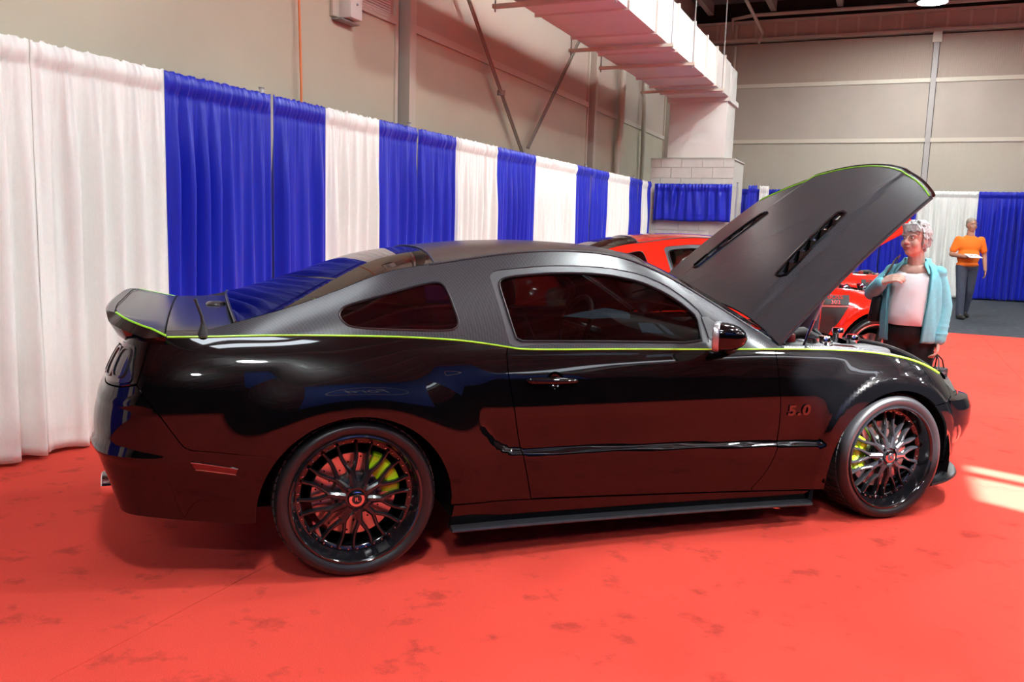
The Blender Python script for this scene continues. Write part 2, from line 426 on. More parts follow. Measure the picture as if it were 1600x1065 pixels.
def Hd(l, o):                                                 # closed hood surface
    l = np.asarray(l, float); o = np.asarray(o, float)
    x = HOOD_H[0]+l
    z = HOOD_H[1]+.012 -.085*l-.065*l*l
    z = z+.055*(1-(np.abs(o)/.82)**2.2)
    u = np.abs(o)
    z = z+.022*(1-sstep(.485-.08*l, .535-.08*l, u))*sstep(-.1, .35, l)*(1-.3*sstep(.8, 1.45, l))
    return np.stack([x, -o, z], -1)
def hood_open(P, ang=HOOD_A):
    c, s = math.cos(ang), math.sin(ang); P = np.asarray(P, float).copy()
    dx = P[..., 0]-HOOD_H[0]; dz = P[..., 2]-HOOD_H[1]
    P[..., 0] = HOOD_H[0]+c*dx-s*dz; P[..., 2] = HOOD_H[1]+s*dx+c*dz
    return P
# ================================================================ THE HALL
M_CARPET = mat('red_carpet', (.76, .070, .047), .95, 0, .15, noise=(2.2, .10, 6), bump=(900, .5, .004))
def _carpet_nodes():
    nt = M_CARPET.node_tree; b = nt.nodes['Principled BSDF']; tc = nt.nodes.new('ShaderNodeTexCoord')
    # scuffed pile: dark footprints and spots, brushed streaks, fine tuft speckle
    n1 = nt.nodes.new('ShaderNodeTexNoise'); n1.inputs['Scale'].default_value = 5.5; n1.inputs['Detail'].default_value = 7; n1.inputs['Roughness'].default_value = .62
    n2 = nt.nodes.new('ShaderNodeTexNoise'); n2.inputs['Scale'].default_value = .9; n2.inputs['Detail'].default_value = 3
    n3 = nt.nodes.new('ShaderNodeTexNoise'); n3.inputs['Scale'].default_value = 260; n3.inputs['Detail'].default_value = 2
    for n in (n1, n2, n3): nt.links.new(tc.outputs['Object'], n.inputs['Vector'])
    r1 = nt.nodes.new('ShaderNodeMapRange'); r1.inputs['From Min'].default_value = .565; r1.inputs['From Max'].default_value = .68; r1.inputs['To Min'].default_value = 1; r1.inputs['To Max'].default_value = .66
    r2 = nt.nodes.new('ShaderNodeMapRange'); r2.inputs['From Min'].default_value = .3; r2.inputs['From Max'].default_value = .7; r2.inputs['To Min'].default_value = .90; r2.inputs['To Max'].default_value = 1.08
    r3 = nt.nodes.new('ShaderNodeMapRange'); r3.inputs['From Min'].default_value = .3; r3.inputs['From Max'].default_value = .7; r3.inputs['To Min'].default_value = .86; r3.inputs['To Max'].default_value = 1.12
    nt.links.new(n1.outputs['Fac'], r1.inputs[0]); nt.links.new(n2.outputs['Fac'], r2.inputs[0]); nt.links.new(n3.outputs['Fac'], r3.inputs[0])
    a = nt.nodes.new('ShaderNodeMath'); a.operation = 'MULTIPLY'; c = nt.nodes.new('ShaderNodeMath'); c.operation = 'MULTIPLY'
    nt.links.new(r1.outputs[0], a.inputs[0]); nt.links.new(r2.outputs[0], a.inputs[1]); nt.links.new(a.outputs[0], c.inputs[0]); nt.links.new(r3.outputs[0], c.inputs[1])
    v = nt.nodes.new('ShaderNodeVectorMath'); v.operation = 'SCALE'; v.inputs[0].default_value = (.76, .070, .047)
    nt.links.new(c.outputs[0], v.inputs['Scale']); nt.links.new(v.outputs[0], b.inputs['Base Color'])
_carpet_nodes()
M_GREYC = mat('grey_carpet', (.055, .06, .07), .95, 0, .1, noise=(9, .25), bump=(500, .5, .004))
M_WALL = mat('cream_wall_board', (.60, .54, .41), .6, 0, .3, noise=(1.3, .04))
M_RIB = wave_bump(mat('cream_ribbed_siding', (.60, .52, .42), .6, 0, .3), 6.5, .16, .01)
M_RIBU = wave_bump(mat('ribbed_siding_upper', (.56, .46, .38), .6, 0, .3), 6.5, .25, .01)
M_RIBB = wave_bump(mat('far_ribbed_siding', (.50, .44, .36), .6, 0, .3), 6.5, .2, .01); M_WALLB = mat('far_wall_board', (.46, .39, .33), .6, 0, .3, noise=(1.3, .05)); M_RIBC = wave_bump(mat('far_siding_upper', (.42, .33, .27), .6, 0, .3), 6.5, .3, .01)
M_TRIM = mat('cream_steel', (.64, .57, .47), .5, 0, .4)
M_DKGAP = mat('dark_recess', (.015, .014, .013), .8)
M_STEEL = mat('grey_steel', (.35, .34, .33), .45, .3)
M_CEIL = mat('dark_roof_deck', (.30, .28, .27), .8, 0, .2, noise=(1.5, .15))
M_DUCT = mat('white_duct_sheet', (.80, .76, .70), .45, 0, .4, noise=(.8, .05))
M_BLOCK = mat('painted_block', (.60, .56, .50), .6, 0, .3, noise=(6, .05), bump=(40, .2, .004))
M_DARKWALL = mat('wall_painted_unlit', (.02, .02, .025), .8, 0, .2)  # darkness of the unlit hall put into the wall colour
NL = -2.75; AB = 20.3; ZC = 7.0; NR = 24.; AF = -19.
def rbox(name, n0, n1, a0, a1, z0, z1, m, parent=None, bev=0, smooth=False):
    b = MB(); b.box(((n0+n1)/2, (a0+a1)/2, (z0+z1)/2), (n1-n0, a1-a0, z1-z0), bev=bev)
    o = b.build(name, m, parent, smooth=bev > 0)
    if parent is None: o.matrix_world = RM
    return o
floor = tag(rbox('floor', NL-.3, NR+.3, AF-.3, AB+.3, -.12, -.03, mat('concrete', (.25, .24, .23), .8)), 'concrete slab under the carpets', kind='structure')
def carpet_piece(name, n0, n1, a0, a1, m, label):
    o = rbox(name, n0, n1, a0, a1, -.03, 0, m); tag(o, label, kind='structure'); return o
rc_ = tag(rbox('floor_red_carpet', NL, NR, AF, 11.15, -.03, -.006, M_CARPET), 'bright red show carpet laid in long strips over the hall floor', kind='structure')
_e = [NL, .248, 3.906, 7.564, 11.222, 14.88, 18.54, NR]
for n0, n1 in zip(_e[:-1], _e[1:]): rbox('carpet_strip', n0+.0012, n1-.0012, AF, 11.149, -.006, 0, M_CARPET, rc_)
carpet_piece('floor_grey_carpet', NL, NR, 11.15, AB, M_GREYC, 'dark grey carpet beyond the red carpet')
# ---- left wall
wl = tag(rbox('wall_left', NL-.3, NL-.08, AF, AB+.3, 0, ZC+.6, M_DKGAP), 'tall cream metal wall behind the drapes', kind='structure')
cols = [-9.5, -2.2, 5.18, 11.83, 17.6]
def girt(a0, a1, z, d=.05, h=.09):
    rbox('girt', NL-.08, NL-.08+d+.06, a0, a1, z-h/2, z+h/2, M_TRIM, wl)
edges = [AF]+cols+[AB]
for a0, a1 in zip(edges[:-1], edges[1:]):
    p0, p1 = a0+(.10 if a0 != AF else 0), a1-(.16 if a1 != AB else 0)
    rbox('wall_panel', NL-.08, NL, p0, p1, 0, 3.63, M_WALL, wl)
    rbox('wall_panel', NL-.08, NL-.015, p0, p1, 3.69, 5.35, M_RIBU, wl)
    rbox('wall_panel', NL-.08, NL-.015, p0, p1, 5.41, ZC+.5, M_RIBU, wl)
    girt(p0, p1, 3.66); girt(p0, p1, 5.38)
for a in cols:                                              # I-columns: flange plates with a dark web recess
    b = rbox('column_flange', NL-.05, NL+.10, a+.02, a+.16, 0, ZC+.5, M_TRIM, wl)
    rbox('column_flange', NL-.05, NL+.02, a-.16, a-.10, 0, ZC+.5, M_TRIM, wl)
# ---- back wall
wb = tag(rbox('wall_back', NL-.3, NR+.3, AB+.10, AB+.3, 0, ZC+.6, M_DKGAP), 'far cream wall with girts and a steel post', kind='structure')
pn = [NL, 3.18, 7.3, 11.4, 15.5, 19.6, NR]
for n0, n1 in zip(pn[:-1], pn[1:]):
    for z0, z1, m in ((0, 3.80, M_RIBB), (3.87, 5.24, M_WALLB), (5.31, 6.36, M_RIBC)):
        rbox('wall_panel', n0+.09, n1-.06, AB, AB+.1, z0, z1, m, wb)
for z in (3.835, 5.275): rbox('girt', NL, NR, AB-.03, AB+.1, z-.05, z+.05, M_TRIM, wb)
for n0 in pn[1:-1]: 
    rbox('steel_post', n0-.05, n0+.07, AB-.12, AB+.1, 0, 6.36, mat('post_grey', (.42, .38, .36), .5, 0, .4), wb)
    rbox('post_bracket', n0-.09, n0+.11, AB-.16, AB-.12, 6.15, 6.42, M_TRIM, wb)
rbox('eave_beam', NL, NR, AB-.18, AB+.1, 6.40, 6.47, M_TRIM, wb)
rbox('eave_beam', NL, NR, AB-.05, AB+.1, 6.47, 6.86, M_RIBU, wb)
for k in range(24): rbox('eave_stiffener', NL+.5*k+.1, NL+.5*k+.16, AB-.12, AB+.0, 6.47, 6.86, M_TRIM, wb)
rbox('eave_beam', NL, NR, AB-.18, AB+.1, 6.86, 6.92, M_TRIM, wb)
# ---- walls behind the camera and to the right, painted dark as if unlit
wr = tag(rbox('wall_right', NR, NR+.3, AF-.3, AB+.3, 0, ZC+.6, M_DARKWALL), 'far side wall of the hall, coloured dark as if unlit', kind='structure')
wf = tag(rbox('wall_front', NL-.3, NR+.3, AF-.3, AF, 0, ZC+.6, M_DARKWALL), 'end wall behind the photographer, coloured dark as if unlit', kind='structure')
# ---- ceiling
SUN_AZ = np.array([.423, -.906]); SUN_EL = math.radians(48)
def roof_hole(pts, z=7.45):
    """floor intercepts -> where the sun must pass the roof, in room coordinates"""
    out = []
    for x, y in pts:
        q = np.array([x, y])+SUN_AZ*z/math.tan(SUN_EL); out.append((float(NV[:2]@q), float(WV[:2]@q)))
    return out
RH1 = roof_hole([(3.95, -.10), (3.33, -.42), (4.05, -2.35), (4.85, -1.85)]); RH2 = roof_hole([(1.80, -.30), (2.10, .30), (3.1, -.05), (3.25, -.70), (2.45, -.76)])  # unseen openings added and shaped to throw sun on floor and fender
def ceil_mesh():
    uv, tr_ = cdt([(NL-.3, AF-.3), (NR+.3, AF-.3), (NR+.3, AB+.3), (NL-.3, AB+.3)], [RH1, RH2], h=4.)
    V = [(u, v, ZC+.45) for u, v in uv]+[(u, v, ZC+.50) for u, v in uv]; k = len(uv)
    F = [tuple(t[::-1]) for t in tr_]+[tuple(i+k for i in t) for t in tr_]
    o = mk('ceiling', V, F, M_CEIL, smooth=False); o.matrix_world = RM; return o
ce = tag(ceil_mesh(), 'dark metal roof deck with long purlins and skylights', kind='structure')
M_SKYFILL = mat('skylight_fill_panel', (.8, .85, .9), .5, emit=(.80, .92, 1.0), es=SKY_L)
M_SKY2 = mat('skylight_panel_clear', (.8, .85, .9), .5, emit=(.85, .94, 1.0), es=18.)
for i, (n0, n1, a0, a1) in enumerate(((.45, 1.30, -2.8, -.8), (12.3, 13.5, -7, 3), (6.3, 7.5, 6, 13))):  # first known from its reflection; other two unseen, added for cool fill
    rbox('skylight', n0, n1, a0, a1, ZC+.42, ZC+.445, M_SKY2 if i == 0 else M_SKYFILL, ce)
_q = [(RH1[0][0]*.72+RH1[1][0]*.28, RH1[0][1]*.72+RH1[1][1]*.28), (RH1[3][0]*.72+RH1[2][0]*.28, RH1[3][1]*.72+RH1[2][1]*.28)]
b = MB(); b.tube([(_q[0][0], _q[0][1], ZC+.47), (_q[1][0], _q[1][1], ZC+.47)], .06, 4); b.build('sun_patch_bar', M_CEIL, ce)  # unseen bar added to split the sun patch with a shadow strip
sl = bpy.data.lights.new('sun', 'SUN'); sl.energy = SUN_E; sl.angle = math.radians(.53); sl.color = (1, .98, .96)
so_ = bpy.data.objects.new('sun', sl); COL.objects.link(so_); so_.rotation_euler = Vector((SUN_AZ[0]*math.cos(SUN_EL), SUN_AZ[1]*math.cos(SUN_EL), math.sin(SUN_EL))).to_track_quat('Z', 'Y').to_euler()
n = NL+.35
while n < NR:
    rbox('purlin', n, n+.14, AF, AB-.05, ZC+.15, ZC+.45, mat('purlin_paint', (.55, .50, .46), .6), ce); n += 1.62
for a in (-14, -4.0, 2.5, 6.2, 13.2): 
    rbox('rafter', NL, NR, a, a+.22, ZC-.15, ZC+.15, mat('rafter_paint', (.30, .27, .25), .6), ce)
# ---- sprinkler pipes
def pipe_thing(name, pts, r, m, label, cat):
    b = MB(); b.tube([rw(*p) for p in pts], r, 10); return tag(b.build(name, m), label, cat)
pipe_thing('sprinkler_pipe', [(-1.7, 20.0, 6.62), (-1.7, 20.0, 6.95), (-1.2, 20.0, 7.02), (8, 20.0, 7.02)], .045, M_TRIM, 'thin pipe running along the top of the far wall', 'pipe')
pipe_thing('sprinkler_pipe', [(-.9, 13.6, 6.80), (-.9, 19.9, 6.55), (-1.0, 19.95, 6.3)], .04, M_TRIM, 'thin pipe sloping down to the far wall beside the duct', 'pipe')
pipe_thing('drain_pipe', [(NL+.12, 13.38, 2.0), (NL+.12, 13.33, 3.1), (NL+.13, 13.42, 3.3), (NL+.13, 13.42, 5.0)], .07, M_TRIM, 'thick cream drain pipe beside the second dark column', 'pipe')
pipe_thing('conduit_pipe', [(NL+.1, 15.35, 2.0), (NL+.1, 15.2, 4.8)], .05, M_TRIM, 'thin cream conduit right of the drain pipe', 'pipe')
pipe_thing('wall_conduit', [(-1.62, AB-.1, 2.4), (-1.62, AB-.1, 6.3)], .03, M_TRIM, 'thin upright conduit on the far wall beside the duct drop', 'pipe')
for nm, p, q in (('left', (NL+.14, 6.2, 4.55), (NL+.14, 8.46, 2.45)), ('right', (NL+.14, 11.2, 5.05), (NL+.14, 8.60, 2.60))):
    b = MB()
    for d in (0, .07): b.tube([rw(p[0], p[1]+d, p[2]), rw(q[0], q[1]+d, q[2])], .016, 6)
    if nm == 'left': b.box(tuple(rw(NL+.14, 7.62, 3.26)), (.10, .06, .07))
    tag(b.build('brace_rod', mat('brace_steel', (.30, .26, .22), .5, .3)), f'thin steel cross brace slanting down to the {"right" if nm=="left" else "left"} on the cream wall', 'brace')
b = MB(); b.tube([rw(NL+.05, 3.23, 5.2), rw(NL+.05, 3.22, 4.2), rw(NL+.06, 3.26, 3.3), rw(NL+.07, 3.27, 2.7), rw(NL+.08, 3.26, 1.6)], .012, 6)
tag(b.build('extension_cord', mat('orange_cord', (.85, .22, .06), .5)), 'orange cord hanging down the bare wall above the blue drape', 'cord')
eb = empty('wall_speaker_box', tuple(rw(NL, 3.96, 3.55))); eb.rotation_euler = (0, 0, -WA); tag(eb, 'cream electrical box high on the wall beside the first column', 'box')
b = MB(); b.box((.02, 0, .12), (.04, .30, .46), bev=.008); b.build('back_plate', M_TRIM, eb)
b = MB(); b.box((.10, .06, .06), (.16, .20, .34), bev=.012); b.build('housing', M_DUCT, eb)
b = MB(); b.ball((.185, .06, .03), .012); b.build('knob', M_STEEL, eb)
b = MB(); b.box((.04, .05, -.13), (.14, .34, .015)); b.build('shelf', M_STEEL, eb)
vt = empty('wall_vent', tuple(rw(NL, 4.58, 3.80))); vt.rotation_euler = (0, 0, -WA); tag(vt, 'louvred vent panel high on the wall beside the first column', 'vent')
b = MB(); b.box((.01, 0, 0), (.02, .66, .34)); b.build('frame', M_TRIM, vt)
for k in range(11):
    b = MB(); b.box((.03, 0, -.14+.028*k), (.02, .60, .010), rot=Matrix.Rotation(.5, 3, 'Y')); b.build('louvre', M_DUCT, vt)
# ---- the big white duct with its drop into the block enclosure
dk = empty('air_duct', tuple(rw(-1.1, 13.5, 4.0))); tag(dk, 'long white sheet-metal air duct hung under the roof', 'duct')
dk.matrix_world = RM @ Matrix.Translation((-1.1, 13.5, 4.0)); dki = dk.matrix_world.inverted()
def dbox(nm, n0, n1, a0, a1, z0, z1, m, bev=0):
    return rbox(nm, n0+1.1, n1+1.1, a0-13.5, a1-13.5, z0-4.0, z1-4.0, m, dk, bev)
seg = [4.3, 5.2, 6.6, 7.9, 9.1, 10.2, 11.2, 12.1, 12.9, 13.6]
for a0, a1 in zip(seg[:-1], seg[1:]): dbox('duct_section', -1.68, -.53, a0+.004, a1-.004, 4.01, 4.63, M_DUCT)
for a in seg[1:-1]: 
    dbox('flange_ring', -1.71, -.50, a-.018, a+.018, 3.985, 4.66, M_DUCT)
for a in (5.9, 8.5, 9.9, 12.4): 
    dbox('hanger_bar', -1.95, -.42, a-.03, a+.03, 3.94, 3.985, M_TRIM)
    dbox('hanger_rod', -.46, -.445, a-.008, a+.008, 3.90, 7.3, M_STEEL)
    dbox('hanger_rod', -1.93, -1.915, a-.008, a+.008, 3.90, 7.3, M_STEEL)
dbox('duct_drop', -1.68, -.55, 13.6, 14.5, 2.86, 4.63, M_DUCT, .01)
dbox('drop_collar', -1.72, -.50, 13.56, 14.54, 3.93, 4.02, M_DUCT)
# ---- painted block enclosure below the duct: front made of blocks
be = tag(rbox('block_enclosure', -1.97, -.35, 13.52, 14.75, 0, 2.82, mat('mortar_paint', (.57, .53, .47), .7)), 'cream painted block enclosure under the duct drop', 'enclosure')
bw, bh = .41, .205
for r in range(14):
    z0 = r*bh; x = -1.97-(bw/2 if r % 2 else 0)
    while x < -.33:
        n0, n1 = max(x, -1.98)+.004, min(x+bw, -.33)-.004
        if n1-n0 > .03: rbox('block', n0, n1, 13.50, 13.53, z0+.004, min(z0+bh, 2.84)-.004, M_BLOCK, be)
        x += bw
rbox('cap', -1.98, -.33, 13.5, 14.8, 2.82, 2.845, M_BLOCK, be)
# ---------------------------------------------------------------- drapes
def fabric(name, col, sheen=.3, ro=.55):
    m = mat(name, col, ro, 0, .4); nt = m.node_tree; b = nt.nodes['Principled BSDF']
    b.inputs['Sheen Weight'].default_value = sheen; b.inputs['Sheen Roughness'].default_value = .4
    tc = nt.nodes.new('ShaderNodeTexCoord'); mp = nt.nodes.new('ShaderNodeMapping'); mp.inputs['Scale'].default_value = (1, 1, .35)
    n = nt.nodes.new('ShaderNodeTexNoise'); n.inputs['Scale'].default_value = 90; n.inputs['Detail'].default_value = 4
    nt.links.new(tc.outputs['Object'], mp.inputs[0]); nt.links.new(mp.outputs[0], n.inputs['Vector'])
    mr = nt.nodes.new('ShaderNodeMapRange'); mr.inputs['From Min'].default_value = .35; mr.inputs['From Max'].default_value = .65; mr.inputs['To Min'].default_value = .985; mr.inputs['To Max'].default_value = 1.015
    v = nt.nodes.new('ShaderNodeVectorMath'); v.operation = 'SCALE'; v.inputs[0].default_value = col
    nt.links.new(n.outputs['Fac'], mr.inputs[0]); nt.links.new(mr.outputs[0], v.inputs['Scale']); nt.links.new(v.outputs[0], b.inputs['Base Color'])
    return m
M_WHITE = fabric('ivory_drape', (.86, .85, .80)); M_BLUE = fabric('royal_blue_drape', (.009, .019, .46), .2, .40)
def drape(W, H, m, z0=.02, rng=None, res=.012, amp=.032):
    """one gathered panel hanging from a rod: x along the rod, y out of the wall"""
    nu = max(24, int(W/res)); u = np.linspace(0, W, nu+1)
    zl = np.concatenate([np.linspace(H+.012, H-.02, 4), np.linspace(H-.045, H-.12, 4), np.linspace(H-.135, H-.30, 6), np.linspace(H-.42, z0+.14, 22), [z0+.125, z0+.115, z0+.06, z0]])
    zl = zl[zl >= z0-1e-6]
    def waves(f0, f1, k, a):
        y = np.zeros_like(u)
        for _ in range(k): y += rng.uniform(.5, 1)*np.sin(2*np.pi*u*rng.uniform(f0, f1)+rng.uniform(0, 6.28))
        return a*y/math.sqrt(k)
    fine = waves(12, 26, 5, .011); big = waves(4.0, 8.5, 4, amp*2.1); big2 = waves(3.2, 7.0, 4, amp*2.2); shift = waves(.5, 1.5, 3, .025)
    big = np.sign(big)*np.abs(big)**.8*amp**.2; rag = waves(6, 22, 4, .007); hem = waves(.6, 2, 2, .010)
    V = []
    for z in zl:
        t = (H-z)/(H-z0); h = (H-z)
        k = sstep(.02, .35, t); e = sstep(.1, .9, t)
        y = fine*(1-.85*k)+(big*(1-e)+big2*e*.6+big*e*.4)*(.12+.88*k)
        if h < .13: y = y+.022*math.sin(math.pi*min(1, max(0, (h+.012)/.13)))                # rod pocket
        if .125 < h < .14: y = y-.006
        if z < z0+.12 and z > z0+.11: y = y-.004
        y = y*sstep(0, .035, u)*sstep(0, .035, W-u)
        zz = z+(rag if h < .02 else 0)+(hem*sstep(.8, 1, t))
        V.append(np.stack([.002+(W-.004)*u/W+shift*e*.4*np.sin(np.pi*u/W), y, np.broadcast_to(zz, u.shape)], 1))
    b = MB(); b.grid(np.array(V)); return b
def hang(name, a0, a1, m, label, n=-1.92, H=2.36, z0=.02, dirn='a', seed=0, amp=.032, grp='drapes along the curtain wall', res=.012):
    rng = np.random.RandomState(seed+11); b = drape(abs(a1-a0), H, m, z0, rng, res, amp)
    V = np.array(b.V)
    if dirn == 'a': V = np.stack([n+V[:, 1], a0+V[:, 0], V[:, 2]], 1)       # faces +n
    else: V = np.stack([a0+V[:, 0], n-V[:, 1], V[:, 2]], 1)                  # faces -a
    o = mk(name, V, b.F, m); o.matrix_world = RM
    s = o.modifiers.new('cloth_thickness', 'SOLIDIFY'); s.thickness = .002
    return tag(o, label, 'drape', grp)
run = [(-7.3, -6.0, 'b', 'blue drape farthest behind the photographer'), (-6.0, -4.7, 'w', 'ivory drape well behind the photographer'), (-4.7, -3.65, 'b', 'blue drape behind the photographer beside an ivory drape'), (-3.65, -2.6, 'b', 'blue drape just behind the photographer'), (-2.6, -1.35, 'w', 'ivory drape panel just out of view at the left, nearest the camera'), (-1.35, -.10, 'w', 'ivory drape panel at the very left edge of the photo'),
       (-.10, .858, 'w', 'ivory drape panel directly behind the rear spoiler, meeting the first blue drape'), (.858, 1.915, 'b', 'widest blue drape panel, first blue one from the left'),
       (1.94, 2.611, 'b', 'blue drape panel right of the first upright pole'), (2.611, 3.44, 'w', 'ivory drape panel between the first and second pair of blue drapes'),
       (3.44, 4.135, 'b', 'blue drape panel above the rear window, left of an upright pole'), (4.16, 4.981, 'b', 'blue drape panel above the rear edge of the black roof'),
       (4.981, 6.069, 'w', 'ivory drape panel directly above the black roof, second full ivory one'), (6.069, 7.299, 'b', 'single blue drape panel between two ivory panels above the roof'),
       (7.299, 8.92, 'w', 'ivory drape panel left of the red roof'), (8.92, 9.63, 'b', 'narrow blue drape panel behind the rear of the red coupe'),
       (9.655, 10.532, 'b', 'blue drape panel directly above the red rear window'), (10.532, 11.856, 'w', 'ivory drape panel above the red roof'),
       (11.856, 12.43, 'b', 'narrow blue drape near the end of the wall run'), (12.46, 12.72, 'b', 'sliver of blue drape just before the last ivory drape'), (12.72, 13.12, 'w', 'last slim ivory drape of the wall run'), (13.12, 13.38, 'b', 'slim blue drape in the corner beside the short blue drape')]
for i, (a0, a1, c, lb) in enumerate(run):
    hang('drape', a0, a1, M_WHITE if c == 'w' else M_BLUE, lb, seed=i, amp=.036 if a0 < 3 else .03, res=.010 if a0 < 5 else .016)
def upright(n, a, H, label):
    e = empty('drape_upright', tuple(rw(n, a, 0))); tag(e, label, 'pole', 'drape uprights')
    b = MB(); b.tube([(0, 0, .01), (0, 0, H)], .019, 12); b.build('pole', mat('brushed_aluminium', (.75, .74, .72), .3, .8), e)
    b = MB(); b.box((-.09, .09, .006), (.20, .20, .012), rot=Matrix.Rotation(-WA, 3, 'Z'), bev=.003); b.build('base_plate', M_STEEL, e)
    b = MB(); b.tube([(0, 0, H), (0, 0, H+.012)], .023, 12); b.build('cap', M_STEEL, e)
for a, lb in ((1.927, 'silver upright pole between the two leftmost blue drapes'), (4.147, 'silver upright pole between the blue drapes above the rear window'), (9.64, 'silver upright pole between blue drapes above the red rear window'), (12.445, 'silver upright pole between slim blue drapes near the corner')):
    upright(-2.02, a, 2.42, lb)
# short drape hung on the block enclosure
hang('drape', -1.84, -.32, M_BLUE, 'short blue drape hung across the block enclosure', n=13.36, H=2.33, z0=1.62, dirn='n', seed=40, amp=.03, grp='drapes at the far end')
upright(-.22, 13.36, 2.36, 'thin upright pole right of the short blue drape')
hang('drape', -.16, .02, M_BLUE, 'sliver of blue drape right of the short drape', n=14.3, H=2.36, dirn='n', seed=41, grp='drapes at the far end')
hang('drape', -.02, .17, M_WHITE, 'sliver of ivory drape right of the short drape', n=14.9, H=2.38, dirn='n', seed=42, grp='drapes at the far end')
far = [(-1.3, .2, 'b', 'far blue drape left of the raised black hood'), (.2, 1.5, 'w', 'far ivory drape hidden behind the raised black hood'), (1.5, 2.3, 'b', 'far blue drape seen under the raised hood'),
       (2.32, 3.08, 'b', 'far blue drape directly behind the woman'), (3.08, 4.39, 'w', 'far ivory drape behind the man in the orange shirt'), (4.39, 6.1, 'b', 'far blue drape at the right edge of the photo'), (6.1, 7.6, 'w', 'far ivory drape beyond the right edge of the photo')]
for i, (a0, a1, c, lb) in enumerate(far):
    hang('drape', a0, a1, M_WHITE if c == 'w' else M_BLUE, lb, n=19.7, H=2.55, dirn='n', seed=60+i, amp=.04, grp='drapes along the far wall', res=.016)
# ---------------------------------------------------------------- high-bay lamps
M_LENS = mat('lamp_lens', (.9, .9, .9), .4, emit=(.90, .98, .98), es=LAMP_L)
M_HOOD = mat('lamp_reflector', (.55, .55, .55), .4, .5)
_lamp0 = None
def highbay(n, a, z, label):
    global _lamp0
    if _lamp0 is None:
        e = empty('high_bay_lamp')
        b = MB(); b.lathe([(.30, 0), (.29, .05), (.20, .22), (.10, .30), (.0, .31)], 24); b.build('reflector', M_HOOD, e)
        b = MB(); b.lathe([(0, .012), (.275, .012), (.275, .0), (0, -.0)], 24); b.build('lens', M_LENS, e)
        b = MB(); b.box((0, 0, .40), (.2, .2, .2), bev=.02); b.tube([(0, 0, .5), (0, 0, .70)], .012, 6); b.build('ballast', M_STEEL, e)
        _lamp0 = e; o = e
    else: o = dup(_lamp0)
    o.location = tuple(rw(n, a, z)); return tag(o, label, 'lamp', 'high-bay lamps under the roof')
highbay(2.95, 17.4, 6.42, 'bright high-bay lamp under the roof at the top right of the photo')
for i, (n, a) in enumerate([(2.4, 10.2), (1.6, 7.3), (5.0, 4.5), (3.2, -4.2), (4.6, 1.0), (4.2, -9), (9.5, 8.0), (9.5, 1.0), (9.5, -6), (11.5, 14.5), (15, 3), (15, 11)]):
    highbay(n, a, 6.42, 'high-bay lamp under the roof outside the view of the photo')
# ================================================================ THE COUPES
M_BLACK = mat('gloss_black_paint', (.0012, .0012, .0016), .02, 0, .46)
_b = M_BLACK.node_tree.nodes['Principled BSDF']; _b.inputs['Coat Weight'].default_value = .10; _b.inputs['Coat Roughness'].default_value = .25; _b.inputs['Coat Tint'].default_value = (.8, .9, 1, 1)
M_RED = mat('gloss_red_paint', (.72, .022, .008), .12, 0, .5, coat=.8)
M_CARB = carbon_mat('matt_carbon_wrap', (.026, .027, .031), (.052, .055, .064), .25)
M_MATTE = mat('matt_charcoal_wrap', (.036, .037, .040), .24, 0, .65, noise=(14, .06))
M_LIME = mat('lime_pinstripe', (.35, .85, .03), .35, emit=None)
M_LIMEC = mat('lime_caliper_paint', (.42, .85, .01), .25, 0, .5, coat=.5)
M_GLASS = glass_mat('tinted_glass', (.20, .21, .21), 1.52)
M_GLASSR = glass_mat('dark_rear_glass', (.10, .10, .09), 1.75)
M_RUB = mat('tyre_rubber', (.011, .011, .013), .38, 0, .5, bump=(160, .15, .002))
M_TREAD = mat('tyre_tread', (.012, .012, .013), .7)
M_RIM = mat('satin_black_rim', (.010, .010, .012), .22, 0, .5, coat=.4)
M_LIP = mat('gloss_black_lip', (.008, .008, .010), .10, 0, .5, coat=.7)
M_CHROME = mat('chrome', (.85, .85, .86), .08, 1.)
M_DISC = mat('brake_disc_steel', (.55, .53, .52), .28, 1.)
M_PLAS = mat('black_plastic', (.012, .012, .013), .45)
M_PLAS2 = mat('dark_grey_plastic', (.016, .016, .018), .5)
M_TRIMB = mat('black_rubber_trim', (.012, .012, .014), .35)
M_SATIN = mat('satin_grey_frame', (.06, .062, .07), .35)
M_CAV = mat('cavity_black', (.004, .004, .004), .9, 0, .1)
M_SEAT = mat('charcoal_leather', (.022, .021, .021), .5, bump=(220, .2, .002))
M_TAN = mat('tan_leather', (.42, .34, .24), .5)
M_LAMPR = mat('tail_lamp_red', (.22, .004, .006), .08, 0, .5, coat=1.)
M_LAMPD = mat('tail_lamp_dark', (.02, .02, .022), .05, 0, .6, coat=1.)
M_ALU = mat('cast_aluminium', (.55, .55, .56), .35, .9)
M_STRIPE = mat('dark_stripe_vinyl', (.02, .02, .02), .4)
def sx(x): return float(s_of_x(x))
def beltline(s0, s1, n=60): return [(s, float(belt_s(s))) for s in np.linspace(s0, s1, n)]
def rock(s): return .274-.053*(s-.394)
def arch(sc, a0, a1, r=ARCR, n=40): return [(sc+r*math.cos(math.radians(a)), ARCZ+r*math.sin(math.radians(a))) for a in np.linspace(a0, a1, n)]
SF = sx(WB)
REAR_SEAM = [(-.80, .975), (-.812, .88), (-.825, .805), (-.731, .696), (-.66, .592), (-.645, .574), (-.62, .563)]
DOOR_R = curve([(.655, .925), (.645, .85), (.650, .771), (.698, .519), (.735, .38), (.767, .255)], 24)
DOOR_F = curve([(2.021, .89), (2.020, .80), (2.022, .723), (2.038, .55), (2.035, .439), (2.0, .32), (1.955, .25), (1.91, .20)], 30)
GAP = .0022
def cut_below_belt(pts):
    return [(s, min(z, float(belt_s(s)))) for s, z in pts]
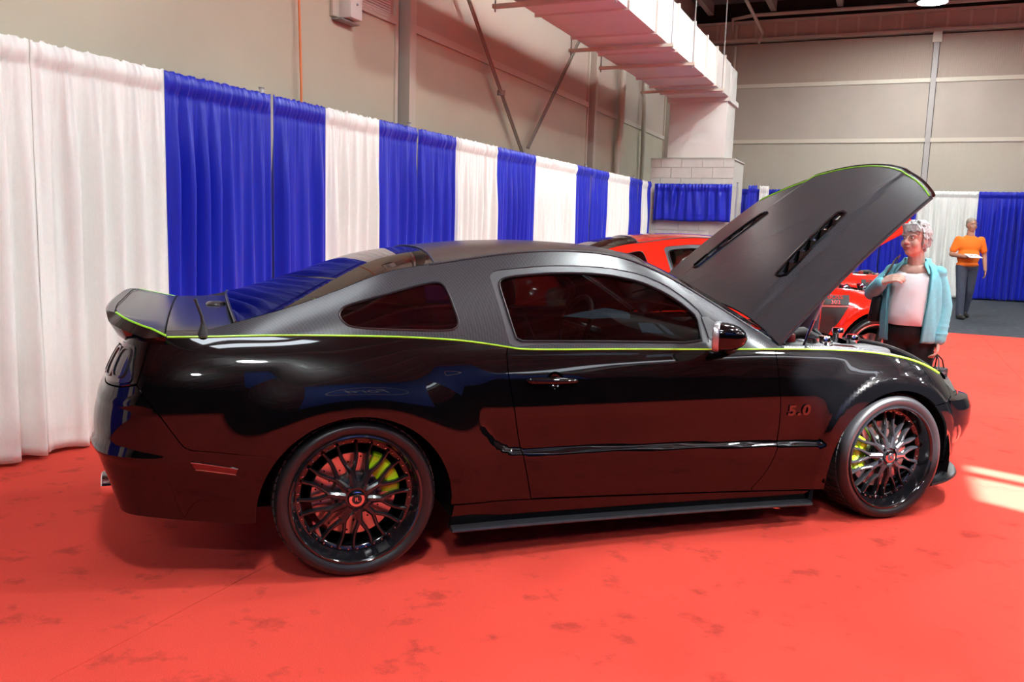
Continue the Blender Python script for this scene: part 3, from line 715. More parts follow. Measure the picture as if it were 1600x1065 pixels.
def rotated(P, c, ang, axis='y'): ...
DOORWIN = loopc([(.668,.918),(.655,1.00),(.628,1.176),(.622,1.214),(.647,1.236),(.702,1.244),(.888,1.262),(1.05,1.265),(1.209,1.258),(1.374,1.231),(1.505,1.181),(1.60,1.118),(1.670,1.052),(1.668,.98),(1.662,.908),(1.2,.921),(.80,.929)], it=1)
DOORGL = loopc([(.702,.944),(.686,1.01),(.658,1.165),(.664,1.195),(.70,1.210),(.88,1.228),(1.05,1.231),(1.20,1.224),(1.362,1.196),(1.49,1.144),(1.58,1.085),(1.636,1.035),(1.630,.98),(1.626,.922),(1.2,.934),(.82,.942)], it=1)
QWIN = loopc([(-.052,1.056),(-.038,1.081),(-.008,1.094),(.141,1.134),(.284,1.170),(.372,1.187),(.407,1.179),(.421,1.148),(.450,1.032),(.444,1.008),(.411,.990),(.2,.996),(.022,1.006),(-.018,1.014),(-.042,1.034)], it=2)
def shrink(poly, d):
    p = np.array(poly); n = len(p); t = np.roll(p, -1, 0)-np.roll(p, 1, 0); nn = np.stack([-t[:, 1], t[:, 0]], 1); nn /= np.linalg.norm(nn, axis=1, keepdims=True)+1e-9
    A = .5*np.sum(p[:, 0]*np.roll(p[:, 1], -1)-np.roll(p[:, 0], -1)*p[:, 1])
    return [tuple(v) for v in p+nn*(d if A > 0 else -d)]
def ring_on(name, S, outer, inner, m, parent, off=.003, sides=(1,)):
    return surf_panel(name, S, outer, m, parent, holes=[inner], h=.02, flange=.006, off=off, sides=sides)
def ribbon(name, pts, w, t, m, parent, sides=(1,)):
    b = MB()
    for sd in sides: b.tube([np.array(p)*[1, sd, 1] for p in pts], w, 6)
    return b.build(name, m, parent)
# ---------------------------------------------------------------- wheel
_WH = {}
def wheel_mesh(style):
    """meshes of one wheel about its own hub, axle along y, outer face towards -y"""
    if style in _WH: return _WH[style]
    R, L = HUBZ, .267; out = []
    b = MB(); pr_ = [(L-.006, .005), (L+.004, -.002), (L+.012, -.006), (.292, -.013), (.303, -.012), (.315, -.002), (.3215, .018), (R, .045), (R, .14), (R, .22), (.322, .25), (.31, .272), (.29, .285), (.262, .28)]
    b.lathe(pr_, 96, 'y'); tire = b
    b = MB()
    for k in range(60):                                            # tread blocks on the shoulder
        a = 2*math.pi*k/60
        for h0, h1, da in ((.03, .10, .0), (.11, .165, .03), (.175, .245, .0)):
            c = (math.cos(a+da)*(R+.0005), (h0+h1)/2, math.sin(a+da)*(R+.0005))
            b.box(c, (.006, h1-h0, .026), rot=Matrix.Rotation(-(a+da), 3, 'Y'))
    tread = b
    b = MB()
    if style == 'black':
        b.lathe([(L, .0), (L+.001, -.006), (L-.006, -.009), (L-.012, -.004), (L-.016, .01), (L-.024, .045), (L-.030, .058), (L-.046, .062), (L-.05, .066), (L-.05, .23), (L-.01, .27), (L, .27)], 96, 'y')
    else:
        b.lathe([(L, .0), (L-.008, -.006), (L-.016, .0), (L-.024, .02), (L-.04, .05), (L-.045, .23), (L-.01, .27), (L, .27)], 96, 'y')
    barrel = b
    def spoke_poly(path, w0, w1, y0, y1, t):
        """bar along a 2D path (r, tangential) with width/depth taper"""
        V = []; n = len(path)
        for i, (x, z) in enumerate(path):
            f = i/(n-1); w = w0+(w1-w0)*f; y = y0+(y1-y0)*f
            a = np.array(path[max(0, i-1)]); c = np.array(path[min(n-1, i+1)]); tg = (c-a)/np.linalg.norm(c-a); nn = np.array([-tg[1], tg[0]])
            for (ww, dy) in ((-w, .012), (-w*.85, 0), (-w*.35, -.006), (w*.35, -.006), (w*.85, 0), (w, .012), (w*.8, t), (-w*.8, t)):
                V.append((x+nn[0]*ww, y+dy, z+nn[1]*ww))
        F = []
        for i in range(n-1):
            for k in range(8): F.append((i*8+k, i*8+(k+1) % 8, (i+1)*8+(k+1) % 8, (i+1)*8+k))
        F.append(tuple(range(8))); F.append(tuple((n-1)*8+k for k in range(7, -1, -1)))
        return V, F
    sp = MB()
    if style == 'black':
        sp.add(*spoke_poly([(.045, 0), (.065, 0), (.09, .0), (.116, .0)], .021, .0135, .020, .035, .03))
        for sg in (-1, 1):
            pth = [(.104, sg*.004), (.120, sg*.0105), (.140, sg*.0205), (.165, sg*.0300), (.192, sg*.0355), (.222, sg*.0385)]
            sp.add(*spoke_poly(pth, .0100, .0078, .033, .054, .022))
        nsp = 10
    else:
        for sg in (-1, 1):
            pth = [(.04, sg*.012), (.10, sg*.016), (.16, sg*.022), (.225, sg*.03)]
            sp.add(*spoke_poly(pth, .013, .010, .01, .02, .03))
        nsp = 5
    hub = MB(); hub.lathe([(.0, .012), (.030, .012), (.034, .016), (.036, .022), (.062, .024), (.07, .03), (.073, .05), (.06, .12), (0, .12)], 40, 'y')
    cap = MB(); cap.lathe([(0, .004), (.024, .005), (.031, .008), (.0325, .014), (.031, .02)], 32, 'y')
    cap2 = MB(); cap2.lathe([(0, .0025), (.019, .0035), (.021, .0055), (.021, .009)], 28, 'y')
    nut = MB(); nut.lathe([(0, .006), (.006, .006), (.008, .010), (.0085, .03), (.011, .034)], 6, 'y')
    rivet = MB(); rivet.lathe([(0, -.005), (.0025, -.0045), (.0042, -.002), (.0046, .002)], 8, 'y')
    disc = MB(); disc.lathe([(.095, .090), (.172, .090), (.174, .092), (.174, .116), (.172, .118), (.095, .118), (.095, .09)], 64, 'y'); disc.lathe([(.0, .075), (.085, .075), (.092, .09), (.095, .10)], 32, 'y')
    hole = MB()
    for k in range(36):
        a = 2*math.pi*k/36; r = (.115, .136, .157)[k % 3]; hole.lathe([(0, .0893), (.0040, .0893), (.0042, .0899)], 7, 'y', (r*math.cos(a), 0, r*math.sin(a)))
    res = dict(tire=tire, tread=tread, barrel=barrel, spoke=sp, nsp=nsp, hub=hub, cap=cap, cap2=cap2, nut=nut, rivet=rivet, disc=disc, hole=hole)
    _WH[style] = res; return res
def make_wheel(root, style, x, sd, cal_ang, z=HUBZ, spin=0.):
    m = wheel_mesh(style)
    y = -.93*sd
    rimm, lipm = (M_RIM, M_LIP) if style == 'black' else (mat('dark_alloy', (.03, .03, .032), .3, .6), mat('red_lip_stripe', (.75, .05, .03), .3))
    w = m['barrel'].build('wheel', lipm if style == 'black' else rimm, root, auto=40)
    w.location = (x, y, z); w.rotation_euler = (0, 0, 0 if sd > 0 else math.pi)
    t = m['tire'].build('tire', M_RUB, w, auto=60); m['tread'].build('tread', M_TREAD, w, smooth=False)
    so = None
    for k in range(m['nsp']):
        if so is None: so = m['spoke'].build('spoke', rimm, w, auto=30); q = so
        else: q = so.copy(); COL.objects.link(q); q.parent = w
        q.rotation_euler = (0, spin+2*math.pi*k/m['nsp'], 0)
    m['hub'].build('hub', rimm, w, auto=30)
    c = m['cap'].build('centre_cap', M_CHROME if style == 'black' else rimm, w)
    m['cap2'].build('cap_insert', mat('cap_insert_black', (.01, .01, .012), .3), w)
    if style == 'black':
        text_mesh('cap_emblem', 'FL', .022, .0006, M_CHROME, w, Matrix.Translation((0, .0015, 0)) @ Matrix.Rotation(math.pi/2, 4, 'X'), space=.7)
    no = None
    for k in range(5):
        a = math.radians(90+72*k+36)
        if no is None: no = m['nut'].build('lug_nut', M_PLAS2 if style != 'black' else M_RIM, w); q = no
        else: q = no.copy(); COL.objects.link(q); q.parent = w
        q.location = (.053*math.cos(a), 0, .053*math.sin(a))
    if style == 'black':
        ro = None
        for k in range(40):
            a = 2*math.pi*k/40+.05
            if ro is None: ro = m['rivet'].build('rivet', M_CHROME, w); q = ro
            else: q = ro.copy(); COL.objects.link(q); q.parent = w
            q.location = (.2285*math.cos(a), .0595, .2285*math.sin(a))
    else:
        b = MB(); b.lathe([(.262, -.004), (.268, -.008), (.274, -.004), (.274, .004), (.262, .004)], 72, 'y'); b.build('lip_stripe', lipm, w)
    m['disc'].build('brake_disc', M_DISC, w, auto=30); m['hole'].build('disc_hole', M_CAV, w, smooth=False)
    b = MB(); a0 = math.radians(cal_ang if sd > 0 else 180-cal_ang); da = math.radians(31)
    P = []
    for i in range(13):
        a = a0-da+2*da*i/12; ed = abs(i-6)/6; ri = .108+.02*max(0, ed-.7); ro_ = .193-.018*max(0, ed-.6)
        yy = [(.072, ri), (.066, ri+.02), (.064, (ri+ro_)/2), (.066, ro_-.012), (.076, ro_), (.13, ro_), (.13, ri), (.072, ri)]
        P.append([(r*math.cos(a), y_, r*math.sin(a)) for y_, r in yy])
    b.grid(np.array(P)); b.add([p for p in P[0][:-1]], [tuple(range(7))]); b.add([p for p in P[-1][:-1]], [tuple(range(7))])
    for q in (-.3, .3):
        a = a0+q; b.lathe([(0, .058), (.014, .058), (.016, .066)], 14, 'y', (.15*math.cos(a), 0, .15*math.sin(a)))
    b.build('brake_caliper', M_LIMEC if style == 'black' else M_PLAS2, w, auto=35)
    return w
# ---------------------------------------------------------------- body
def build_coupe(root, style):
    blk = style == 'black'; HS = .015 if blk else .028
    PAINT = M_BLACK if blk else M_RED; TOPM = M_CARB if blk else M_RED; ROOFM = M_MATTE if blk else M_RED
    # ---- side skins
    aR = math.degrees(math.asin((.532-ARCZ)/ARCR)); aL = math.degrees(math.asin((rock(.39)-ARCZ)/ARCR))
    for sd in (1, -1):
        S2 = (sd,)
        q = beltline(-.80, .655)+[(s-GAP, z) for s, z in DOOR_R if z < .915]+[(.40, rock(.4)+.002)]+arch(0, aL, 180-aR)+[(s+GAP*.7, z+GAP*.7) for s, z in REAR_SEAM[::-1][:-1]]
        surf_panel('rear_quarter_panel', B, q, PAINT, root, sides=S2, h=HS)
        hole = [(.862+.042*math.cos(a), .776+.040*math.sin(a)) for a in np.linspace(0, 2*math.pi, 36, endpoint=False)]
        dr = [(s+GAP, z) for s, z in DOOR_R if z < .915]; df = [(s-GAP, z) for s, z in DOOR_F if z < .883 and z > rock(s)+.01]
        q = beltline(.66, 2.018, 50)+df+[(df[-1][0]-.012, rock(df[-1][0])+.004), (dr[-1][0]+.004, rock(dr[-1][0])+.004)]+dr[::-1]
        door = surf_panel('door', B, q, PAINT, root, holes=[hole], sides=S2, h=HS)
        # handle bowl and bar
        bo = MB(); V = []
        for k in range(8):
            f = k/7; rr = 1-f**1.5
            ss = .862+.042*max(rr, .02)*np.cos(np.linspace(0, 2*math.pi, 36)); zz = .776+.040*max(rr, .02)*np.sin(np.linspace(0, 2*math.pi, 36))
            pp = B(ss, zz); pp[:, 1] += .032*math.sin(f*math.pi/2); V.append(pp*[1, sd, 1])
        bo.grid(np.array(V)); bo.build('handle_bowl', PAINT, door)
        hb = MB(); xs = np.linspace(.722, .968, 22); hp = []
        for x in xs:
            f = (x-.722)/.246; e = min(1, min(f, 1-f)/.06)**.5; hh = (.0135+.004*math.sin(f*math.pi)-.004*f)*max(e, .15); c = B(np.array([x]), np.array([.784-.010*f]))[0]; out = .012+.020*math.sin(math.pi*min(1, max(0, f)))**.6
            ring = [(c[0], (c[1]-out*.5+out*.55*math.cos(a)-.002)*sd, c[2]+hh*math.sin(a)) for a in np.linspace(0, 2*math.pi, 13)]
            hp.append(ring)
        hb.grid(np.array(hp)); hb.add(hp[0][:-1], [tuple(range(12))]); hb.add(hp[-1][:-1], [tuple(range(12))]); hb.build('door_handle', PAINT, door)
        ls = MB(); c = B(np.array([.745]), np.array([.786]))[0]; ls.ball((c[0]+.012, (c[1]-.018)*sd, c[2]), (.004, .012, .004)); ls.build('lock_seam', M_CAV, door)
        ff = [(s+GAP, z) for s, z in DOOR_F if z < .883 and z > rock(s)+.01]
        afl = math.degrees(math.asin((rock(SF-.39)-ARCZ)/ARCR))
        q = beltline(2.024, 3.235, 50)+[(3.225, .665), (3.19, .612), (3.10, .598), (2.995, .592)]+arch(SF, 51, 180-afl+0)+[(SF-ARCR-.002, rock(SF-ARCR)+.004), (ff[-1][0]-.008, rock(ff[-1][0])+.004)]+ff[::-1]
        fen = surf_panel('front_fender', B, q, PAINT, root, sides=S2, h=HS)
        # inner top lip of the fender beside the engine bay
        xs = np.linspace(2.03, 3.2, 40); P = []
        for s in xs:
            p = B(np.array([s]), belt_s(np.array([s])))[0]; P.append([(p[0], p[1]*sd, p[2]), (p[0]-.004, (p[1]+.02)*sd, p[2]+.008), (p[0]-.01, (p[1]+.06)*sd, p[2]+.012), (p[0]-.012, (p[1]+.068)*sd, p[2]-.0), (p[0]-.012, (p[1]+.07)*sd, p[2]-.12)])
        b = MB(); b.grid(np.array(P)); b.build('fender_lip', TOPM, root, auto=50)
        # badge
        if blk:
            for ch, s in zip('5.0', (2.098, 2.140, 2.180)):
                c = B(np.array([s]), np.array([.592]))[0]; e = 2e-3
                dx = B(np.array([s+e]), np.array([.592]))[0]-c; dz = B(np.array([s]), np.array([.592+e]))[0]-c
                ux = Vector(dx).normalized(); uz_ = Vector(dz).normalized(); un_ = ux.cross(uz_)
                if sd < 0: ux = Vector((-ux.x, ux.y, -ux.z)); uz_ = Vector((uz_.x, -uz_.y, uz_.z)); un_ = ux.cross(uz_); c = c*[1, -1, 1]; 
                M = Matrix((ux*1.3, uz_, un_)).transposed().to_4x4(); M.translation = Vector(c)+un_*.002
                text_mesh('badge', ch, .070, .004, mat('badge_black_chrome', (.12, .12, .12), .15, 1.), fen, M, bold=.0028)
        # ---- rocker and skirt
        q = [(.405, rock(.405)-.004), (2.262, rock(2.262)-.004), (2.268, .118), (.398, .150)]
        surf_panel('rocker_panel', B, q[::-1], PAINT, root, sides=S2, h=.03)
        P = []
        for x in np.linspace(.40, 2.262, 40):
            zb = .158-.0235*(x-.40); y = float(B(np.array([x]), np.array([zb]))[0][1])
            P.append([(x, (y+.03)*sd, zb+.012), (x, (y-.030)*sd, zb+.010), (x, (y-.046)*sd, zb+.004), (x, (y-.050)*sd, zb-.004), (x, (y-.044)*sd, zb-.010), (x, (y+.04)*sd, zb-.014), (x, (y+.03)*sd, zb+.012)])
        b = MB(); b.grid(np.array(P)); b.add(P[0][:-1], [tuple(range(6))]); b.add(P[-1][:-1], [tuple(range(6))])
        x = 2.262; zb = .158-.0235*(x-.40); y = float(B(np.array([x]), np.array([zb]))[0][1])
        b.add([(x, (y-.04)*sd, zb), (x+.03, (y-.01)*sd, zb+.11), (x+.03, (y+.02)*sd, zb+.11), (x, (y+.04)*sd, zb)], [(0, 1, 2, 3)])
        b.build('side_skirt', mat('skirt_satin_black', (.018, .018, .021), .3), root, auto=40)
        # ---- belt pinstripe
        if blk:
            ss = np.linspace(-.735, 3.225, 260); bp_ = B(ss, belt_s(ss)); bp_[:, 1] -= .0015; bp_[:, 2] += .001
            ribbon('pinstripe', bp_*[1, sd, 1], .0042, 0, M_LIME, root)
        # ---- greenhouse side
        xs = np.linspace(-.57, 2.07, 140)
        ol = [(x, float(belt_zx(x))+.001) for x in xs]+[(x, float(rail_z(x))-.001) for x in xs[::-1] if rail_z(x)-belt_zx(x) > .004]
        gp = surf_panel('pillar_panel', G, ol, TOPM, root, holes=[DOORWIN, QWIN], sides=S2, h=.028, flange=.02)
        surf_panel('window_frame', G, DOORWIN, M_SATIN, root, holes=[DOORGL], h=.02, off=-.004, flange=.012, sides=S2)
        wg = surf_panel('door_window', G, DOORGL, M_GLASS, root, h=.04, off=-.010, flange=0, sides=S2)
        ribbon('window_seal', [G(np.array([a]), np.array([c]))[0]*[1, sd, 1] for a, c in dens(DOORGL+[DOORGL[0]], .03, False)], .005, 0, M_TRIMB, root)
        surf_panel('quarter_window', G, shrink(QWIN, .004), M_GLASSR, root, h=.03, off=-.002, flange=0, sides=S2)
        ribbon('quarter_window_seal', [G(np.array([a]), np.array([c]))[0]*[1, sd, 1] for a, c in dens(QWIN+[QWIN[0]], .03, False)], .0045, 0, M_TRIMB, root)
        ribbon('roof_rail_trim', [(x, -rail_o(x)*sd, float(rail_z(x))) for x in np.linspace(.36, 2.08, 70)], .006, 0, TOPM if blk else M_TRIMB, root)
        # panel seam from belt to window at the door's rear edge, and the mirror sail
        ribbon('pillar_seam', [G(np.array([a]), np.array([c]))[0]*[1, sd, 1]-np.array([0, .0005*sd, 0]) for a, c in [(.655, .925), (.668, .918), (.69, .915)]], .003, 0, M_CAV, root)
        sail = [(1.655, 1.066), (1.672, .905), (1.87, .900)]
        surf_panel('mirror_sail', G, loopc(sail, it=1), M_SATIN, root, h=.02, off=.003, flange=.004, sides=S2)
        # ---- mirror
        th = math.radians(38); mc = np.array([1.655, -.955, .962])
        def mt(x, y, z): return (mc[0]+math.cos(th)*x+math.sin(th)*y, (mc[1]-math.sin(th)*x+math.cos(th)*y)*sd, mc[2]+z)
        def mring(x, ky, kz, n=29):
            return [mt(x, .092*ky*math.copysign(abs(math.cos(a))**.6, math.cos(a)), .064*kz*math.copysign(abs(math.sin(a))**.7, math.sin(a))+.004*kz) for a in np.linspace(0, 2*math.pi, n)]
        P = [mring(-.02, 1., 1.)]+[mring(-.02+.125*f, math.sqrt(max(.0009, 1-f**2.6))*(1-.10*f), math.sqrt(max(.0009, 1-f**2.2))) for f in np.linspace(.05, 1, 14)]
        b = MB(); b.grid(np.array(P)); mir = b.build('side_mirror', PAINT, root)
        b = MB(); b.add(mring(-.035, .88, .86)[:-1], [tuple(range(28))]); b.build('mirror_glass', M_CHROME, mir, smooth=False)
        b = MB(); b.grid(np.array([mring(-.034, .88, .86), mring(-.044, .97, .96), mring(-.040, 1.02, 1.03), mring(-.022, 1.04, 1.05), mring(-.014, 1.0, 1.0)])); b.build('mirror_bezel', mat('mirror_silver', (.45, .45, .46), .3, .7) if blk else M_PLAS, mir)
        b = MB(); b.tube([mt(.02, .04, -.045), mt(.03, .10, -.062), mt(.02, .15, -.066)], [.026, .024, .03], 10); b.build('mirror_arm', M_PLAS, mir)
        # ---- wheels
        for x, ca in ((0., 33), (WB, 176)): make_wheel(root, style, x, sd, ca, spin=.16 if x == 0 else .05)
        for x in (0., WB):
            b = MB(); b.lathe([(ARCR+.012, -.915*1), (ARCR+.012, -.55), (.12, -.55)], 28, 'y', (x, 0, ARCZ), math.radians(-10), math.radians(190))
            b.V = [(v[0], v[1]*sd, v[2]) for v in b.V]; b.build('wheel_liner', M_CAV, root)
        # mud flap edge behind the bumper
        # ---- tail lamps
        tl = [(-1.145, .945), (-.885, .945), (-.868, .93), (-.848, .83), (-.86, .808), (-1.12, .808), (-1.165, .83)]
        lamp = surf_panel('tail_lamp', B, loopc(tl, it=2), M_LAMPD, root, h=.02, off=.006, flange=.02, sides=S2)
        for s0, s1 in ((-1.125, -1.055), (-1.04, -.97), (-.955, -.89)):
            bar = [(s0+.012, .925), (s1+.010, .925), (s1+.004, .832), (s0+.0, .832)]
            o_ = loopc(bar, it=2)
            surf_panel('lamp_frame', B, loopc([(a+(.007 if a > (s0+s1)/2 else -.007), c+(.008 if c > .88 else -.008)) for a, c in bar], it=2), M_LAMPD if blk else M_PLAS, lamp, holes=[o_], h=.02, off=.014, flange=.01, sides=S2)
            surf_panel('lamp_lens', B, o_, M_LAMPD if blk else M_LAMPR, lamp, h=.02, off=.009, flange=0, sides=S2)
        # side reflector in the bumper
        rf = [(-.625, .517), (-.455, .490), (-.462, .468), (-.61, .488)]
        rr_ = surf_panel('side_reflector', B, loopc(rf, it=1), mat('reflector_red', (.10, .006, .006), .15, coat=.6), root, h=.02, off=.003, flange=.006, sides=S2)
        for seg_ in (rf[0:2], rf[2:4]):
            ribbon('reflector_edge', [B(np.array([a]), np.array([c]))[0]*[1, sd, 1]-np.array([0, .004*sd, 0]) for a, c in dens(seg_, .03, False)], .002, 0, M_CHROME, rr_)
    # ---- bumpers and tail panel (one piece across the car)
    bot = curve([(-.402, .262), (-.62, .272), (-.80, .292), (-.98, .305), (-1.15, .36), (-1.35, .41), (S_REAR, .41)], 40)
    q = [(s-GAP*.7, z-GAP*.7) for s, z in REAR_SEAM[2:]]+arch(0, 180-aR, 183, n=14)+bot[1:]+[(S_REAR, .79), (-1.2, .79), (-.9, .792)]
    bump = surf_panel('rear_bumper', B, q, PAINT, root, sides=(1, -1), h=HS*1.2)
    q = [(S_REAR, .796), (-1.2, .796), (-.9, .798), (-.828, .812), (-.812-.004, .88), (-.806, .966), (-.95, .966), (S_REAR, .966)]
    surf_panel('tail_panel', B, q, PAINT, root, sides=(1, -1), h=.028)
    # lower valance crease line on the bumper, exhaust
    for sd in (1, -1):
        b = MB(); c = np.array([-.965, -.56*sd, .350]); b.lathe([(.044, -.0), (.048, -.004), (.052, .0), (.052, .14), (.044, .14), (.040, .02), (.044, 0)], 24, 'x', tuple(c)); b.build('exhaust_tip', M_CHROME, root)
    q = [(3.235-.005, .66), (3.192, .606), (3.10, .592), (2.995, .586)]+arch(SF, 50, -2, n=20)+[(3.2, .20), (3.5, .17), (S_FRONT, .17), (S_FRONT, .60), (3.75, .60), (3.5, .60), (3.3, .615)]
    fb = surf_panel('front_bumper', B, q[::-1], PAINT, root, sides=(1, -1), h=.03)
    q = [(3.30, .62), (3.5, .605), (S_FRONT, .605), (S_FRONT, .69), (3.5, .69), (3.33, .675), (3.24, .69), (3.236, .665)]
    surf_panel('headlamp_panel', B, q, M_LAMPD if blk else M_PLAS, root, sides=(1, -1), h=.03, off=-.003)
    q = [(3.72, .30), (S_FRONT, .30), (S_FRONT, .56), (3.72, .56)]
    surf_panel('grille', B, q, M_PLAS, root, sides=(1, -1), h=.03, off=.004)
    P = []
    for s in np.linspace(sx(3.02), S_FRONT, 30):                          # splitter lip
        x, o, nx, no = [float(v) for v in plan(np.array([s]))]; P.append([(x-nx*.12, -(o-no*.12), .165), (x-nx*.02, -(o-no*.02), .155), (x+nx*.0, -(o+no*.0), .160), (x+nx*.004, -(o+no*.004), .152), (x-nx*.01, -(o-no*.01), .140), (x-nx*.12, -(o-no*.12), .140)])
    P = P+[[(v[0], -v[1], v[2]) for v in r] for r in P[::-1]]
    b = MB(); b.grid(np.array(P)); b.build('front_splitter', mat('skirt_satin_black', (.018, .018, .021), .3), root, auto=40)
    # canards at the bumper corner
    for sd in (1, -1):
        b = MB(); P = []
        for s in np.linspace(sx(3.12), sx(3.12)+.34, 14):
            x, o, nx, no = [float(v) for v in plan(np.array([s]))]; f = (s-sx(3.12))/.34; w_ = .045*math.sin(math.pi*f)**.6
            P.append([(x-nx*.03, -(o-no*.03)*sd, .60), (x+nx*w_*.5, -(o+no*w_*.5)*sd, .595), (x+nx*w_, -(o+no*w_)*sd, .55), (x+nx*w_, -(o+no*w_)*sd, .46), (x+nx*w_*.4, -(o+no*w_*.4)*sd, .38), (x-nx*.02, -(o-no*.02)*sd, .33)])
        b.grid(np.array(P)); b.build('bumper_fin', PAINT, root, auto=40)
    # ---- roof strip
    def strip(nm, x0, x1, w, m, nx_=40, nw=33, inset=0.):
        X, Wd = np.meshgrid(np.linspace(x0, x1, nx_), np.linspace(-w, w, nw), indexing='ij'); P = T(X, Wd); P[..., 2] -= inset
        e = 1e-3; N = np.cross(T(X+e, Wd)-T(X-e, Wd), T(X, Wd+e)-T(X, Wd-e)); N /= np.linalg.norm(N, axis=-1, keepdims=True)
        b = MB(); b.grid(P); return mk(nm, b.V, b.F, m, root, True, normals=N.reshape(-1, 3))
    strip('roof', .39, 1.42, 1., ROOFM)
    strip('rear_window', -.452, .386, .985, M_GLASSR if blk else M_GLASSR, inset=.002)
    strip('windshield', 1.424, 2.12, .985, glass_mat('clear_screen', (.72, .76, .74), 1.5), inset=.002)
    def crossline(x, dz=.0, w=1.): return [T(np.array([x]), np.array([k]))[0]+np.array([0, 0, dz]) for k in np.linspace(-w, w, 31)]
    ribbon('rear_window_trim', crossline(.388), .005, 0, M_SATIN, root)
    ribbon('rear_window_trim', crossline(-.452), .006, 0, M_TRIMB, root)
    ribbon('windshield_trim', crossline(1.422), .006, 0, M_TRIMB, root)
    # ---- rear deck
    def Dk(x, w):
        x = np.asarray(x, float); w = np.asarray(w, float); o = belt_o(x); z = belt_zx(x)+.024*(1-np.abs(w)**10)+.028*(1-w*w)
        return np.stack([x, w*o, z], -1)
    def deck(nm, x0, x1, w0, w1, m, n1=16, n2=41):
        X, Wd = np.meshgrid(np.linspace(x0, x1, n1), np.linspace(w0, w1, n2), indexing='ij'); b = MB(); b.grid(Dk(X, Wd)); return b.build(nm, m, root, auto=60)
    deck('trunk_lid', -.716, -.44, -.925, .925, ROOFM)
    for sd in (1, -1): deck('deck_edge', -.80, -.44, *sorted((.930*sd, 1.0*sd)), TOPM, 16, 8)
    b = MB(); b.ball((-.52, -.06, float(Dk(np.array(-.52), np.array(0.))[2])+.002), (.045, .06, .018), 16, 8); b.build('trunk_dome', ROOFM, root)
    # ---- ducktail spoiler
    tt = np.linspace(-1, 1, 81); E_ = []; F_ = []; 
    eo = np.array([0, .3, .5, .60, .69, .755, .80, .818]); ex = pchip(eo, [-.945, -.942, -.932, -.915, -.872, -.81, -.745, -.705]); ez = pchip(eo, [1.064, 1.063, 1.058, 1.050, 1.034, 1.015, .998, .986])
    eo_t = pchip([0, .35, .6, .75, .88, 1], [0, .32, .56, .69, .785, .818])
    for t in tt:
        o = float(eo_t(abs(t))); sg = 1 if t > 0 else -1
        E_.append((float(ex(o)), sg*o, float(ez(o)))); f = min(1, abs(t))
        fo = float(np.interp(f, [0, .6, 1], [0, .55, .815])); zz = float(Dk(np.array(-.716), np.array(min(.985, fo/float(belt_o(-.716)))))[2]); F_.append((-.712, sg*fo, zz+.001))
    E_ = np.array(E_); F_ = np.array(F_); P = []
    for k in np.linspace(0, 1, 14):
        kq = (sstep(.54, .62, np.abs(E_[:, 1])))[:, None]*np.clip((1-np.abs(tt))/.12, 0, 1)[:, None]; di = np.stack([-(E_[:, 0]+.35), -E_[:, 1], 0*E_[:, 0]], 1); di /= np.linalg.norm(di, axis=1, keepdims=True); EE = E_+di*.030*kq
        q = F_*(1-k)+EE*k; q[:, 2] = F_[:, 2]+(EE[:, 2]-F_[:, 2])*k**1.9; P.append(q)
    b = MB(); b.grid(np.array(P)); sp = b.build('spoiler', ROOFM, root, auto=60)
    d_in = np.stack([-(E_[:, 0]+.35), -E_[:, 1], 0*E_[:, 0]], 1); d_in /= np.linalg.norm(d_in, axis=1, keepdims=True)
    fade = np.clip((1-np.abs(tt))/.12, 0, 1)[:, None]
    kq = (sstep(.54, .62, np.abs(E_[:, 1]))[:, None])*fade
    lipo = E_-d_in*.010*fade-np.array([0, 0, .026])*kq
    Ein = E_+d_in*.030*kq
    b = MB(); b.grid(np.array([Ein, lipo+[0, 0, -.004], lipo+d_in*.012*fade-np.array([0, 0, .022])*(.25+.75*fade), lipo+d_in*.035*fade-np.array([0, 0, .055])*(.25+.75*fade), lipo+d_in*.085*fade-np.array([0, 0, .088])*(.2+.8*fade)])); b.build('spoiler_edge', PAINT, sp, auto=50)
    if blk:
        m_ = np.abs(E_[:, 1]) > .57; m_ &= E_[:, 1] < 0
        for sg in (1, -1): 
            q = [Ein[i]+[0, 0, .0015 if sg < 0 else -.003] for i in range(81) if .585 < sg*E_[i, 1]]
            ribbon('spoiler_pinstripe', q, .0042, 0, M_LIME, sp)
        q = [E_[i]+d_in[i]*.035+[0, 0, -.0015] for i in range(81) if abs(E_[i, 1]) < .585]
        ribbon('spoiler_seam', q, .002, 0, M_CAV, sp)
    ribbon('trunk_seam', F_[4:-4]+[0.003, 0, .0005], .003, 0, M_CAV, root)
    # ---- antenna on the rear deck edge
    for _ in range(1):
        p0 = Dk(np.array(-.572), np.array(-.985)); b = MB(); b.lathe([(.024, -.004), (.022, .008), (.012, .034), (.009, .045)], 16, 'z', tuple(p0)); an = b.build('antenna', M_PLAS, root)
        b = MB(); b.tube([p0+[0, 0, .04], p0+[-.005, .004, .075], p0+[-.026, .012, .135]], [.0075, .006, .0055], 10); b.ball(tuple(p0+[-.026, .012, .135]), .007, 8, 6); b.build('antenna_mast', M_PLAS, an)
    # ---- hood, raised
    osb = np.linspace(-.80, .80, 41)
    def hl(o): return float(hood_edge_l(o))
    ho = lambda l: .80-.06*(l/1.2)
    rear = [(.01+.16*(1-(o/.80)**2), o) for o in osb]; front = [(hl(o), o*.74/.80) for o in osb[::-1]]
    outl = [(l, o) for l, o in rear]+[(hl(.80)*f, ho(hl(.8)*f)) for f in (.9, .75, .5, .25, .1)][::-1]+front+[(hl(.8)*f, -ho(hl(.8)*f)) for f in (.9, .75, .5, .25, .1)]
    post = (lambda P: hood_open(P)) if blk else (lambda P: hood_open(P, math.radians(38.5)))
    vents = []
